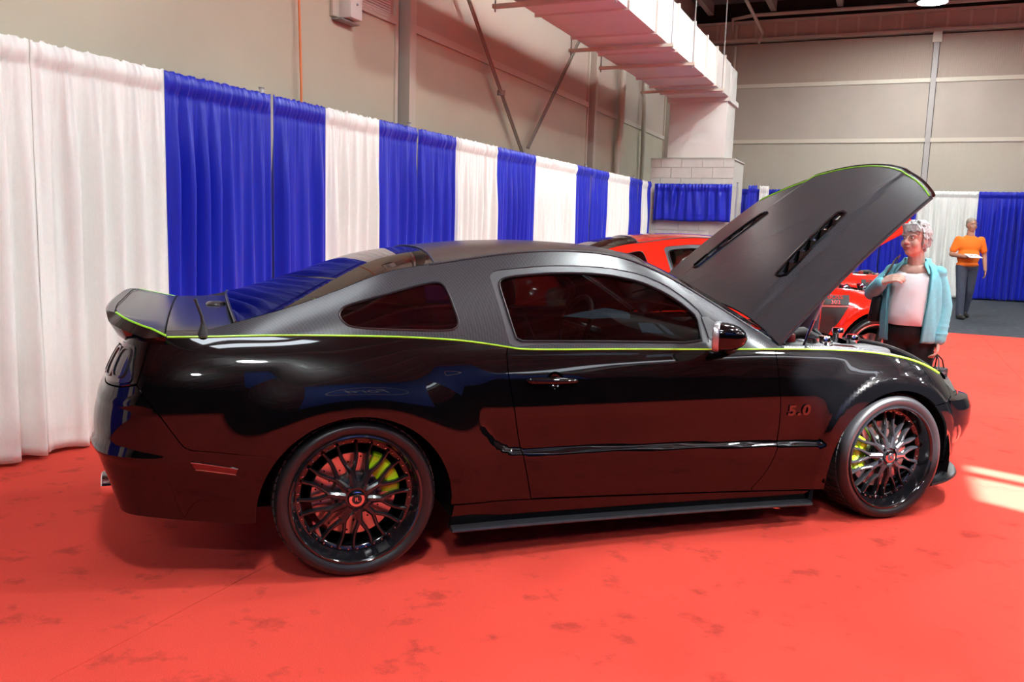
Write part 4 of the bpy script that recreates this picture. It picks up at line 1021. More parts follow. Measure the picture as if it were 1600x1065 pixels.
    if blk:
        for sg in (1, -1): vents.append(loopc([(.435, sg*.470), (.965, sg*.390), (.985, sg*.350), (.965, sg*.312), (.425, sg*.378), (.41, sg*.425)], it=1))
    hm = TOPM if not blk else M_CARB
    hood = surf_panel('hood', Hd, outl, hm, root, holes=vents, h=.032, flange=.022, post=post, flip=-1)
    surf_panel('hood_liner', Hd, shrink(outl, -.02 if False else .02), M_PLAS2 if blk else M_RED, hood, h=.05, flange=0, off=-.022, post=post, flip=-1, holes=vents)
    if blk:
        for vl in vents:
            sg = 1 if vl[0][1] > 0 else -1
            tl_ = dens(vl+[vl[0]], .02, False)
            pts = [post((Hd(np.array([l]), np.array([o]))+[[0, 0, .002]]))[0] for l, o in tl_]
            vt_ = ribbon('hood_vent', pts, .0075, 0, M_BLACK, hood)
            for k in range(5):                                         # louvre slats across the vent
                l0 = .505+.095*k; oc = sg*(.420-.075*(l0-.435)/.53)
                corner = []
                for dl, do, dh in ((-.036, -.05, -.024), (-.036, .05, -.024), (.026, .05, -.004), (.026, -.05, -.004)):
                    p = Hd(np.array([l0+dl]), np.array([oc+do]))[0]; p[2] += dh; corner.append(p)
                lo = [c-np.array([0, 0, .004]) for c in corner]
                b = MB(); b.add([post(np.array([c]))[0] for c in corner+lo], [(0, 1, 2, 3), (7, 6, 5, 4), (0, 4, 5, 1), (1, 5, 6, 2), (2, 6, 7, 3), (3, 7, 4, 0)]); b.build('vent_slat', M_BLACK, hood, smooth=False)
            bk = [(l, o) for l, o in vl]; surf_panel('vent_backing', Hd, bk, M_CAV, hood, h=.05, flange=0, off=-.034, post=post, flip=-1)
        q = [post(Hd(np.array([hl(o)-.016]), np.array([o*.925]))+[[0, 0, .001]])[0] for o in np.linspace(-.79, .79, 50)]
        ribbon('hood_pinstripe', q, .004, 0, M_LIME, hood)
        q = [post(Hd(np.array([hl(o)+.004]), np.array([o*.925]))+[[0, 0, -.010]])[0] for o in np.linspace(-.79, .79, 50)]
        ribbon('hood_nose', q, .013, 0, M_BLACK, hood)
        for sg in (1, -1):
            q = [post(Hd(np.array([l]), np.array([sg*ho(l)]))+[[0, 0, -.014]])[0] for l in np.linspace(.03, 1.18, 20)]
            ribbon('hood_edge_strip', q, .005, 0, M_LIME if False else M_CARB, hood)
    # gas struts
    for sd in (1, -1):
        p0 = np.array([2.27, -.735*sd, .868]); p1 = post(Hd(np.array([.40]), np.array([.73*sd]))+[[0, 0, -.035]])[0]
        md = p0+(p1-p0)*.55
        b = MB(); b.tube([p0, md], .006, 8); st = b.build('gas_strut', M_CHROME, root)
        b = MB(); b.tube([md-(p1-p0)*.03, p1], .011, 10); b.build('strut_body', M_ALU, st)
        b = MB(); b.ball(p1, .017, 10, 6); b.ball(p0, .014, 10, 6); b.build('strut_joint', mat('strut_tip_red', (.35, .02, .01), .4), st)
    # ---- engine bay
    b = MB(); b.box((2.72, 0, .50), (1.1, 1.40, .02)); b.box((2.17, 0, .70), (.02, 1.44, .38)); b.box((3.16, 0, .54), (.02, 1.2, .2)); 
    for sd in (1, -1): b.box((2.62, .735*sd, .58), (.90, .02, .20))
    b.build('engine_bay', M_CAV, root, smooth=False)
    if blk or style == 'red':
        b = MB(); b.box((2.62, 0, .78), (.62, .34, .12), bev=.03); b.box((2.62, 0, .68), (.66, .52, .16), bev=.03); eng = b.build('engine', M_PLAS2, root)
        for sd in (1, -1):
            b = MB(); b.box((2.62, .24*sd, .785), (.58, .14, .07), bev=.02)
            for k in range(4): b.box((2.40+.14*k, .24*sd, .825), (.05, .10, .02), bev=.006)
            b.build('valve_cover', M_ALU if blk else M_PLAS, eng)
        for k in range(8):
            sd = 1 if k % 2 else -1; x = 2.40+.15*(k//2)
            b = MB(); b.tube([(x, .05*sd, .83), (x, .12*sd, .865), (x, .20*sd, .82)], .022, 10); b.build('intake_runner', M_PLAS, eng)
        b = MB(); b.tube([(2.30, -.66, .80), (2.30, -.3, .885), (2.30, .3, .885), (2.30, .66, .80)], .018, 10); b.build('strut_brace', M_PLAS2, root)
        for sd in (1, -1):
            b = MB(); b.lathe([(.0, .09), (.05, .088), (.075, .07), (.085, .03), (.09, 0)], 20, 'z', (2.46, -.58*sd, .78)); tw = b.build('strut_tower', M_PLAS2, root)
            b = MB(); b.lathe([(0, .035), (.028, .035), (.032, .03), (.032, 0)], 16, 'z', (2.46, -.58*sd, .865)); b.build('tower_cap', M_CHROME, tw)
        b = MB(); b.box((2.32, -.56, .80), (.16, .20, .16), bev=.02); rs = b.build('fluid_reservoir', M_PLAS, root)
        b = MB(); b.lathe([(0, .04), (.03, .04), (.034, .034), (.034, 0)], 16, 'z', (2.32, -.56, .88)); b.build('reservoir_cap', mat('cap_red_plastic', (.35, .02, .015), .4), rs)
        b = MB(); b.tube([(2.36, -.50, .84), (2.42, -.42, .90), (2.55, -.38, .90), (2.68, -.40, .84)], .032, 12); b.build('intake_hose', M_PLAS, root)
        b = MB(); b.box((2.80, -.55, .775), (.26, .22, .14), bev=.03); b.build('air_box', M_PLAS2, root)
        for x, y, z in ((2.60, -.50, .85), (2.86, -.42, .845), (2.98, -.16, .85)):
            b = MB(); b.lathe([(0, .045), (.03, .045), (.036, .036), (.036, .012), (.028, .01), (.028, -.05)], 14, 'z', (x, y, z)); b.build('filler_cap', M_CHROME, root)
        b = MB(); b.tube([(2.45, -.62, .82), (2.52, -.66, .86), (2.64, -.66, .855), (2.74, -.62, .83)], .012, 8); b.build('brake_line', M_CHROME, root)
        X, Y = np.meshgrid(np.linspace(2.98, 3.36, 14), np.linspace(-.64, .64, 31), indexing='ij'); bowx = -.10*(Y/.64)**2
        Z = .845-.26*(X-2.98)-.03*(Y/.64)**2*3
        b = MB(); b.grid(np.stack([X+bowx, Y, Z], -1)); rc = b.build('radiator_cover', M_PLAS2, root)
        P = [(3.36-.10*(y/.64)**2+.015, y, .752-.09*(y/.64)**2+.016) for y in np.linspace(-.64, .64, 31)]; b = MB(); b.tube(P, .022, 10); b.build('grille_header', M_PLAS, root)
        for y in (-.45, -.2, .1, .35):
            b = MB(); b.lathe([(0, .006), (.010, .006), (.012, 0)], 10, 'z', (3.12-.1*(y/.64)**2, y, .811-.09*(y/.64)**2)); b.build('cover_clip', M_CAV, rc)
    # ---- cowl
    X, Y = np.meshgrid(np.linspace(0, 1, 6), np.linspace(-.70, .70, 31), indexing='ij'); kk = 1-(np.abs(Y)/.745)**2.3
    b = MB(); b.grid(np.stack([2.125+.165*kk+.10*X, Y, .880+.072*kk-.035*X], -1)); cw = b.build('cowl_panel', M_PLAS, root)
    for k in range(12):
        y = -.55+.1*k; kk_ = 1-(abs(y)/.745)**2.3
        b = MB(); b.box((2.175+.165*kk_, y, .872+.072*kk_), (.07, .06, .006)); b.build('cowl_louvre', M_PLAS2, cw, smooth=False)
    for y0 in (-.35, .2):
        k0 = 1-(abs(y0)/.745)**2.3; b = MB(); b.tube([(2.15+.165*k0, y0, .92+.072*k0*.6), (2.05, y0+.18, .985), (1.98, y0+.38, 1.0)], .009, 6); b.build('wiper', M_PLAS, cw)
    # ---- inner shell, floor and cabin
    b = MB(); b.box((1.30, 0, .20), (1.75, 1.62, .03)); b.box((-.65, 0, .36), (.5, 1.25, .03)); b.box((1.35, 0, .22), (4.2, 1.1, .04)); b.build('floor_pan', M_CAV, root, smooth=False)
    for sd in (1, -1):
        q = [(-.75, .55), (-.42, .52)]+arch(0, 142, 36, ARCR+.035, 16)+[(.45, .24), (2.22, .18)]+arch(SF, 176, 40, ARCR+.035, 20)+[(3.1, .60), (3.05, .72), (2.1, .82), (.7, .86), (.2, .93), (-.7, .94)]
        surf_panel('inner_skin', B, q[::-1], M_CAV, root, h=.06, flange=0, off=-.026, sides=(sd,))
    SEATM = M_SEAT if blk else M_TAN
    for sd in (1, -1):
        b = MB(); y = -.36*sd
        P = []
        for t in np.linspace(0, 1, 12):
            x = 1.10+.0-.28*t; z = .40+.62*t; w = .24-.05*t+.02*math.sin(math.pi*t); d = .065-.02*t
            P.append([(x+d*.9*math.copysign(abs(math.sin(a))**.7, math.sin(a)), y+w*math.copysign(abs(math.cos(a))**.55, math.cos(a)), z) for a in np.linspace(0, 2*math.pi, 25)])
        b.grid(np.array(P)); b.add(P[-1][:-1], [tuple(range(24))]); se = b.build('seat', SEATM, root)
        b = MB(); b.box((1.33, y, .42), (.52, .48, .14), bev=.05); b.build('seat_cushion', SEATM, se)
        b = MB(); P = []
        for t in np.linspace(0, 1, 8):
            k = math.sqrt(max(.02, 1-(2*t-1)**4)); P.append([(.80-.03*t+.045*k*math.sin(a), y+.125*k*math.copysign(abs(math.cos(a))**.6, math.cos(a)), 1.04+.17*t) for a in np.linspace(0, 2*math.pi, 21)])
        b.grid(np.array(P)); b.add(P[-1][:-1], [tuple(range(20))]); b.build('headrest', SEATM, se)
    b = MB(); b.box((.05, 0, .62), (.55, 1.1, .35), bev=.08); b.box((-.15, 0, .90), (.5, 1.15, .05), bev=.02); b.build('rear_bench', SEATM, root)
    P = []
    for y in np.linspace(-.72, .72, 31):
        br = .035*math.exp(-((y-.36)/.16)**2)
        P.append([(1.72, y, .62), (1.66, y, .80+br*.3), (1.70, y, .885+br), (1.80, y, .905+br*.5), (1.95, y, .90), (2.20, y, .86)])
    b = MB(); b.grid(np.array(P)); b.build('dashboard', M_PLAS2, root)
    b = MB(); b.tube([(1.50+.17*.35*math.sin(a)*1, .36+.185*math.cos(a), .86+.17*math.sin(a)) for a in np.linspace(0, 2*math.pi, 40, endpoint=False)], .015, 8, closed=True)
    b.tube([(1.50, .19, .86), (1.53, .36, .85), (1.50, .53, .86)], .016, 8); b.tube([(1.53, .36, .85), (1.47, .36, .72)], .016, 8); b.tube([(1.53, .36, .85), (1.72, .36, .80)], .03, 8); b.build('steering_wheel', M_PLAS, root)
    for sd in (1, -1):
        b = MB(); P = []
        for x in np.linspace(.72, 1.75, 20): 
            o = float(belt_o(x)); z = float(belt_zx(x)); P.append([(x, -(o-.03)*sd, z+.005), (x, -(o-.07)*sd, z+.012), (x, -(o-.10)*sd, z-.02), (x, -(o-.10)*sd, .45)])
        b.grid(np.array(P)); b.build('door_card', M_PLAS2, root)
        b = MB(); P = []
        for x in np.linspace(.55, .66, 4): P.append([G(np.array([x]), np.array([z]))[0]*[1, sd, 1]+np.array([0, .03*sd, 0]) for z in np.linspace(.93, 1.22, 8)])
        b.grid(np.array(P)); b.build('pillar_lining', M_PLAS2, root)
    b = MB(); X, Wd = np.meshgrid(np.linspace(.42, 1.40, 10), np.linspace(-.93, .93, 15), indexing='ij'); q = T(X, Wd); q[..., 2] -= .035; b.grid(q); b.build('headliner', M_PLAS2, root)
    b = MB(); b.box((1.62, .0, 1.17), (.03, .22, .06), bev=.012); b.build('interior_mirror', M_PLAS, root)
    b = MB(); b.box((1.93, -.50, 1.01), (.11, .004, .035), rot=Matrix.Rotation(.5, 3, 'Y')); b.build('windshield_sticker', mat('green_sticker', (.35, .55, .30), .5), root, smooth=False)
coupe = empty('sports_coupe', (0, 0, 0)); tag(coupe, 'gloss black coupe with matt carbon roof, lime pinstripe and raised vented hood', 'car')
build_coupe(coupe, 'black')
# ================================================================ PEOPLE
M_SKIN = mat('skin_fair', (.64, .41, .33), .5, 0, .4, noise=(9, .08))
M_SKIN2 = mat('skin_tanned', (.45, .23, .15), .5, 0, .4)
M_HAIR = mat('silver_hair', (.44, .45, .44), .55, 0, .3, noise=(90, .28), bump=(190, .5, .004))
M_HAIRD = mat('dark_hair', (.05, .035, .025), .6, noise=(60, .3))
M_FLEECE = mat('aqua_fleece', (.20, .58, .66), .9, 0, .1, noise=(40, .06), bump=(160, .3, .004))
M_SHIRT = mat('white_knit', (.80, .76, .78), .8, 0, .2)
M_PANTS = mat('black_trousers', (.008, .008, .009), .8)
M_ORANGE = mat('orange_tshirt', (.95, .20, .01), .8)
M_JEANS = mat('dark_denim', (.045, .055, .085), .85, noise=(30, .15))
M_SHOE = mat('dark_shoe', (.03, .028, .025), .6)
M_LEATH = mat('black_bag_leather', (.008, .008, .008), .4)
def caps(b, p, q, r0, r1, n=12):
    p = np.array(p, float); q = np.array(q, float); k = [p+(q-p)*t for t in np.linspace(0, 1, 5)]
    d = (q-p)/(np.linalg.norm(q-p)+1e-9)
    b.tube([p-d*r0*.75, p-d*r0*.4]+k+[q+d*r1*.4, q+d*r1*.75], [r0*.5, r0*.86]+[r0+(r1-r0)*t for t in np.linspace(0, 1, 5)]+[r1*.86, r1*.5], n)
def chain(b, pts, rs, n=12):
    for i in range(len(pts)-1): caps(b, pts[i], pts[i+1], rs[i], rs[i+1], n)
def ellip(b, c, r, R=None): b.ball(c, r, 20, 14, R)
def fused(name, b, m, parent, vox=.008, smooth=4, sub=None):
    """overlapping closed shapes grown together into one continuous skin"""
    me = bpy.data.meshes.new(name); me.from_pydata([tuple(map(float, v)) for v in b.V], [], b.F); bm = bmesh.new(); bm.from_mesh(me); bmesh.ops.recalc_face_normals(bm, faces=bm.faces[:]); bm.to_mesh(me); bm.free()
    t = bpy.data.objects.new(name, me); COL.objects.link(t)
    r = t.modifiers.new('r', 'REMESH'); r.mode = 'VOXEL'; r.voxel_size = vox; r.use_smooth_shade = True
    s = t.modifiers.new('s', 'SMOOTH'); s.factor = .5; s.iterations = smooth
    out = bpy.data.meshes.new_from_object(t.evaluated_get(bpy.context.evaluated_depsgraph_get())); bpy.data.objects.remove(t)
    out.materials.clear(); out.materials.append(m); out.name = name
    out.polygons.foreach_set('use_smooth', [True]*len(out.polygons))
    return link(bpy.data.objects.new(name, out), parent)
def hand(b, wrist, dirv, palm_n, thumb_s, curl=.5, sc=1.):
    """palm plus four fingers and a thumb; dirv along the hand, palm_n palm normal, fingers curl towards palm_n"""
    d = np.array(dirv, float); d /= np.linalg.norm(d); n = np.array(palm_n, float); n -= d*(n@d); n /= np.linalg.norm(n); s = np.cross(d, n)*thumb_s
    w = np.array(wrist, float)
    for k, (o, L) in enumerate(((.027, .068), (.009, .076), (-.009, .071), (-.026, .056))):
        base = w+d*.085*sc+s*o*sc; caps(b, w+d*.01+s*o*.55*sc, base, .013*sc, .0105*sc, 10)
        p = base; a = 0
        for j, f in enumerate((.45, .32, .23)):
            a += curl*(.55 if j == 0 else .75); q = p+(d*math.cos(a)+n*math.sin(a))*L*f*sc; caps(b, p, q, (.0092-.0008*j)*sc, (.0088-.0008*j)*sc, 10); p = q
    t0 = w+d*.022*sc+s*.026*sc; t1 = t0+(d*.55+s*.65+n*.35)*.036*sc; t2 = t1+(d*.85+s*.25+n*.55*curl)*.03*sc; t3 = t2+(d*.9-s*.1+n*.6*curl)*.024*sc
    chain(b, [t0, t1, t2, t3], [.015*sc, .0115*sc, .010*sc, .009*sc], 10)
def head_parts(body, root, hc, yaw, sc, hairm, style, skin, glasses=False):
    """adds the head to the body blob list and returns a function that builds the small face parts"""
    c, s = math.cos(yaw), math.sin(yaw); R = Matrix.Rotation(yaw, 3, 'Z')
    def L(x, y, z): return tuple(np.array(hc)+np.array([c*x-s*y, s*x+c*y, z])*sc)
    ellip(body, L(0, .012, .022), (.072*sc, .088*sc, .088*sc), R); ellip(body, L(0, -.012, -.035), (.060*sc, .070*sc, .080*sc), R)
    ellip(body, L(0, -.045, -.082), (.030*sc, .030*sc, .026*sc), R); 
    for sg in (-1, 1):
        ellip(body, L(sg*.036, -.050, -.028), (.027*sc, .026*sc, .03*sc), R); ellip(body, L(sg*.073, .008, -.012), (.010*sc, .020*sc, .031*sc), R)
        ellip(body, L(sg*.032, -.064, .026), (.026*sc, .016*sc, .010*sc), R)
    caps(body, L(0, -.076, .012), L(0, -.096, -.020), .0085*sc, .0125*sc, 10); ellip(body, L(-.010, -.088, -.023), (.009*sc, .010*sc, .008*sc)); ellip(body, L(.010, -.088, -.023), (.009*sc, .010*sc, .008*sc))
    ellip(body, L(0, -.078, -.050), (.022*sc, .010*sc, .010*sc), R)
    def finish():
        for sg in (-1, 1):
            b = MB(); b.ball(L(sg*.031, -.066, .010), .0105*sc, 12, 8); e = b.build('eye', mat('eye_white', (.75, .73, .70), .2), root)
            b = MB(); b.ball(L(sg*.031-.001, -.0745, .010), .0050*sc, 10, 6); b.build('iris', mat('iris_dark', (.03, .03, .04), .1), e)
            b = MB(); b.tube([L(sg*.017, -.082, .028), L(sg*.032, -.084, .033), L(sg*.048, -.073, .028)], .0035*sc, 6); b.build('eyebrow', hairm, root)
        b = MB(); b.tube([L(-.023, -.077, -.052), L(-.010, -.0875, -.0495), L(0, -.089, -.051), L(.010, -.0875, -.0495), L(.023, -.077, -.052)], [.002*sc, .004*sc, .004*sc, .004*sc, .002*sc], 8)
        b.tube([L(-.018, -.079, -.057), L(0, -.088, -.059), L(.018, -.079, -.057)], [.002*sc, .0045*sc, .002*sc], 8); b.build('lips', mat('lips', (.48, .17, .15), .4), root)
        if glasses:
            b = MB()
            for sg in (-1, 1):
                b.tube([L(sg*.032+.021*math.cos(a), -.090+.006*abs(math.cos(a)), .008+.015*math.sin(a)) for a in np.linspace(0, 2*math.pi, 20, endpoint=False)], .0014*sc, 6, closed=True)
                b.tube([L(sg*.053, -.086, .012), L(sg*.072, -.03, .012), L(sg*.078, .012, .004)], .0014*sc, 6)
            b.tube([L(-.011, -.094, .011), L(.011, -.094, .011)], .0013*sc, 6); b.build('glasses', mat('wire_frame', (.25, .23, .22), .3, .8), root)
        hb = MB(); rng = np.random.RandomState(3)
        if style == 'short':
            ellip(hb, L(0, .032, .050), (.078*sc, .086*sc, .080*sc), R)
            for k in range(420):
                a = rng.uniform(0, 2*math.pi); z = rng.uniform(-.05, .13); fr = -math.cos(a)                      # fr 1 = front
                if z < .055 and fr > .35: continue
                rr = math.sqrt(max(0, 1-((z-.035)/.105)**2)); x = .076*rr*math.sin(a); y = .018+.090*rr*math.cos(a)*1
                p = np.array(L(x, y, z)); q = np.array(L(x*1.10+rng.normal(.004, .005), .018+(y-.018)*1.09+rng.normal(0, .005), z-.026+rng.normal(0, .005)+(.020 if z > .10 else 0)))
                caps(hb, p, q, .0085*sc, .0045*sc, 8)
            for k in range(30):                                                                                      # fringe swept over the brow
                x = -.064+.128*k/29; caps(hb, L(x*.8-.01, -.052, .100), L(x*1.05+.012, -.074+.012*(abs(x)/.06)**2*2, .052+rng.uniform(-.006, .010)), .009*sc, .0045*sc, 8)
            fused('hair', hb, hairm, root, .0038, 1)
        else:
            ellip(hb, L(0, .022, .052), (.076*sc, .086*sc, .070*sc), R); ellip(hb, L(0, .05, .0), (.070*sc, .055*sc, .06*sc), R); fused('hair', hb, hairm, root, .007, 3)
    return finish
def ringgrid(levels, a0=0., a1=2*math.pi, n=40, p=.9):
    """levels: (z, cx, cy, rx, ry); angle 0 faces -y (front)"""
    P = []
    for i, lv in enumerate(levels):
        z, cx, cy, rx, ry = lv[:5]; o = lv[5] if len(lv) > 5 else 0.
        P.append([(cx+rx*math.copysign(abs(math.sin(a))**p, math.sin(a)), cy-ry*math.copysign(abs(math.cos(a))**p, math.cos(a)), z) for a in np.linspace(a0+o, a1-o, n)])
    return np.array(P)
# ---------------------------------------------------------------- the woman in the aqua jacket
def build_woman(loc, rz):
    root = empty('person', loc, rz); tag(root, 'silver-haired woman in an aqua fleece jacket and white top holding a bag strap', 'person')
    body = MB(); hy = .0
    hc = (-.012, -.045, 1.425); fin = head_parts(body, root, hc, -.38, 1.03, M_HAIR, 'short', M_SKIN, True)
    caps(body, (-.005, -.012, 1.34), (0, .012, 1.235), .052, .060); ellip(body, (0, .005, 1.205), (.125, .075, .055))
    ellip(body, (0, 0, 1.08), (.135, .10, .14)); ellip(body, (0, -.01, .92), (.135, .115, .15)); ellip(body, (0, .01, .80), (.14, .105, .11))
    RS, RE, RW = (-.150, .0, 1.198), (-.268, -.035, 1.035), (-.165, -.185, 1.125)
    LS, LE, LW = (.150, .01, 1.198), (.198, .03, .975), (.200, -.035, .745)
    chain(body, [RS, RE, RW], [.045, .038, .026]); chain(body, [LS, LE, LW], [.045, .038, .026])
    hand(body, RW, (.80, -.25, .35), (.30, .55, -.55), 1, .8, 1.08); hand(body, LW, (.0, -.18, -1.), (-1, -.2, 0), 1, .75, .95)
    for sg in (-1, 1):
        chain(body, [(sg*.08, .01, .74), (sg*.088, .0, .44), (sg*.09, .02, .09)], [.065, .050, .036]); caps(body, (sg*.095, .02, .045), (sg*.11, -.13, .035), .038, .032)
    fused('body', body, M_SKIN, root, .0042, 3); fin()
    # white knitted top
    b = MB(); lv = [(.835, 0, -.010, .158, .145), (.85, 0, -.012, .164, .152), (.91, 0, -.016, .168, .160), (.98, 0, -.012, .160, .148), (1.05, 0, -.012, .156, .138), (1.11, 0, -.010, .152, .130), (1.16, 0, -.004, .146, .112), (1.205, 0, .002, .135, .092), (1.235, 0, .006, .105, .076)]
    P = ringgrid(lv, n=60); rng = np.random.RandomState(5)
    for i, lvv in enumerate(lv):
        z = lvv[0]; P[i, :, 1] += np.where(P[i, :, 1] < 0, .006*np.sin(P[i, :, 0]*40+z*60), 0)
    P[-1, :, 2] -= .045*np.clip(-P[-1, :, 1]/.07, 0, 1); P[-2, :, 2] -= .022*np.clip(-P[-2, :, 1]/.09, 0, 1)                              # scooped neckline
    b.grid(P); b.build('white_top', M_SHIRT, root, auto=80)
    # black trousers
    b = MB(); ellip(b, (0, -.002, .80), (.160, .140, .13))
    for sg in (-1, 1): chain(b, [(sg*.078, .003, .76), (sg*.088, .0, .45), (sg*.09, .02, .10)], [.095, .078, .066], 16)
    fused('trousers', b, M_PANTS, root, .010, 5)
    for sg in (-1, 1):
        b = MB(); ellip(b, (sg*.105, -.05, .035), (.048, .125, .035)); ellip(b, (sg*.10, .03, .05), (.042, .05, .045)); fused('shoe', b, M_SHOE, root, .008, 3)
    # open fleece jacket: body wraps round the back, edges hang open in front, sleeves, collar
    b = MB(); lv = [(.725, .0, .005, .182, .172, .60), (.74, .0, .005, .188, .176, .60), (.80, 0, .004, .188, .176, .62), (.90, 0, .0, .186, .174, .64), (1.0, 0, .0, .182, .165, .68), (1.08, 0, .0, .178, .150, .72), (1.15, 0, .0, .172, .130, .76), (1.20, 0, .005, .160, .108, .80), (1.235, 0, .01, .135, .090, .84), (1.262, 0, .015, .092, .074, .90), (1.295, 0, .02, .074, .066, .98)]
    P = ringgrid(lv, n=70, p=.85)
    for i in range(len(lv)):
        a = np.linspace(0, 1, 70); P[i, :, 1] += .006*np.sin(a*60+lv[i][0]*9)*(lv[i][0] < 1.1); P[i, :, 0] += .005*np.cos(a*47+lv[i][0]*12)*(lv[i][0] < 1.1)
    b.grid(P); jk = b.build('jacket', M_FLEECE, root, auto=180)
    s = jk.modifiers.new('cloth_thickness', 'SOLIDIFY'); s.thickness = .010; s.offset = 1
    for side, S_, E_, W_ in ((-1, RS, RE, RW), (1, LS, LE, LW)):
        b = MB(); S_, E_, W_ = map(np.array, (S_, E_, W_)); W2 = E_+(W_-E_)*(.93 if side < 0 else 1.0)
        chain(b, [S_*[.9, 1, 1], S_+(E_-S_)*.5, E_, E_+(W2-E_)*.5, W2], [.056, .055, .054, .049, .044], 16)
        for t in (.25, .42, .58, .8): q = E_+(W2-E_)*t; ellip(b, tuple(q), (.054, .054, .010) if side > 0 else (.044, .044, .044))
        ellip(b, tuple(S_+np.array([0, .0, .004])), (.052, .056, .050))
        fused('sleeve', b, M_FLEECE, root, .008, 4)
    for sg in (-1, 1):                                                              # turned collar wings and zip edges
        q = P[:, 0 if sg > 0 else -1, :]
        z = MB(); z.tube([tuple(v+[0, -.004, 0]) for v in q], .006, 6); z.build('zip_edge', mat('aqua_zip', (.05, .24, .28), .5), root)
        b = MB(); b.grid(np.array([[(sg*.075, .01, 1.295), (sg*.072, -.040, 1.290), (sg*.064, -.070, 1.262)], [(sg*.10, .012, 1.262), (sg*.102, -.050, 1.248), (sg*.098, -.090, 1.222)], [(sg*.118, .01, 1.240), (sg*.122, -.055, 1.215), (sg*.116, -.105, 1.180)]])); cw = b.build('collar', M_FLEECE, root); s = cw.modifiers.new('t', 'SOLIDIFY'); s.thickness = .01; u = cw.modifiers.new('u', 'SUBSURF'); u.levels = u.render_levels = 2
    return root
woman = build_woman((4.11, .42, 0), math.radians(-58))
def to_world(root, p): 
    c, s = math.cos(root.rotation_euler.z), math.sin(root.rotation_euler.z); l = root.location
    return np.array([l.x+c*p[0]-s*p[1], l.y+s*p[0]+c*p[1], l.z+p[2]])
# shoulder bag under her right arm, strap over the shoulder
bg = empty('shoulder_bag', tuple(woman.location), woman.rotation_euler.z); tag(bg, 'black leather shoulder bag hanging under the woman\'s raised arm', 'bag')
b = MB(); b.box((-.225, .02, .93), (.075, .24, .20), rot=Matrix.Rotation(.12, 3, 'Y'), bev=.025); b.build('bag_body', M_LEATH, bg)
b = MB(); Pst = []
pth = curve([(-.225, -.07, 1.02), (-.20, -.145, 1.09), (-.155, -.165, 1.165), (-.125, -.118, 1.245), (-.118, -.03, 1.298), (-.125, .05, 1.30), (-.175, .10, 1.18), (-.225, .10, 1.01)], 40)
for i, p in enumerate(pth):
    t = np.array(pth[min(i+1, 39)])-np.array(pth[max(0, i-1)]); t /= np.linalg.norm(t); w = np.cross(t, [-.6, -.5, .6]); w /= np.linalg.norm(w); nn = np.cross(w, t)
    Pst.append([np.array(p)+w*.014, np.array(p)+w*.014+nn*.004, np.array(p)-w*.014+nn*.004, np.array(p)-w*.014, np.array(p)+w*.014])
b.grid(np.array(Pst)); st = b.build('strap', M_LEATH, bg)
for i in range(10, 20, 2):
    b = MB(); b.ball(tuple(np.array(pth[i])+np.array([-.004, -.006, .004])), .0035, 8, 6); b.build('strap_stud', M_CHROME, bg)
# carrier bag in her left hand
cb = empty('carrier_bag', tuple(woman.location), woman.rotation_euler.z); tag(cb, 'small dark bag with thin handles in the woman\'s lowered hand', 'bag')
b = MB(); b.box((.21, -.065, .43), (.10, .26, .24), bev=.015); b.build('bag_body', mat('dark_bag_cloth', (.02, .02, .025), .7), cb)
for dx in (-.03, .03):
    b = MB(); b.tube([(.21+dx, -.14, .54), (.21+dx*.6, -.11, .61), (.202, -.058, .648), (.21+dx*.6, -.01, .61), (.21+dx, .02, .54)], .005, 6); b.build('handle', M_LEATH, cb)
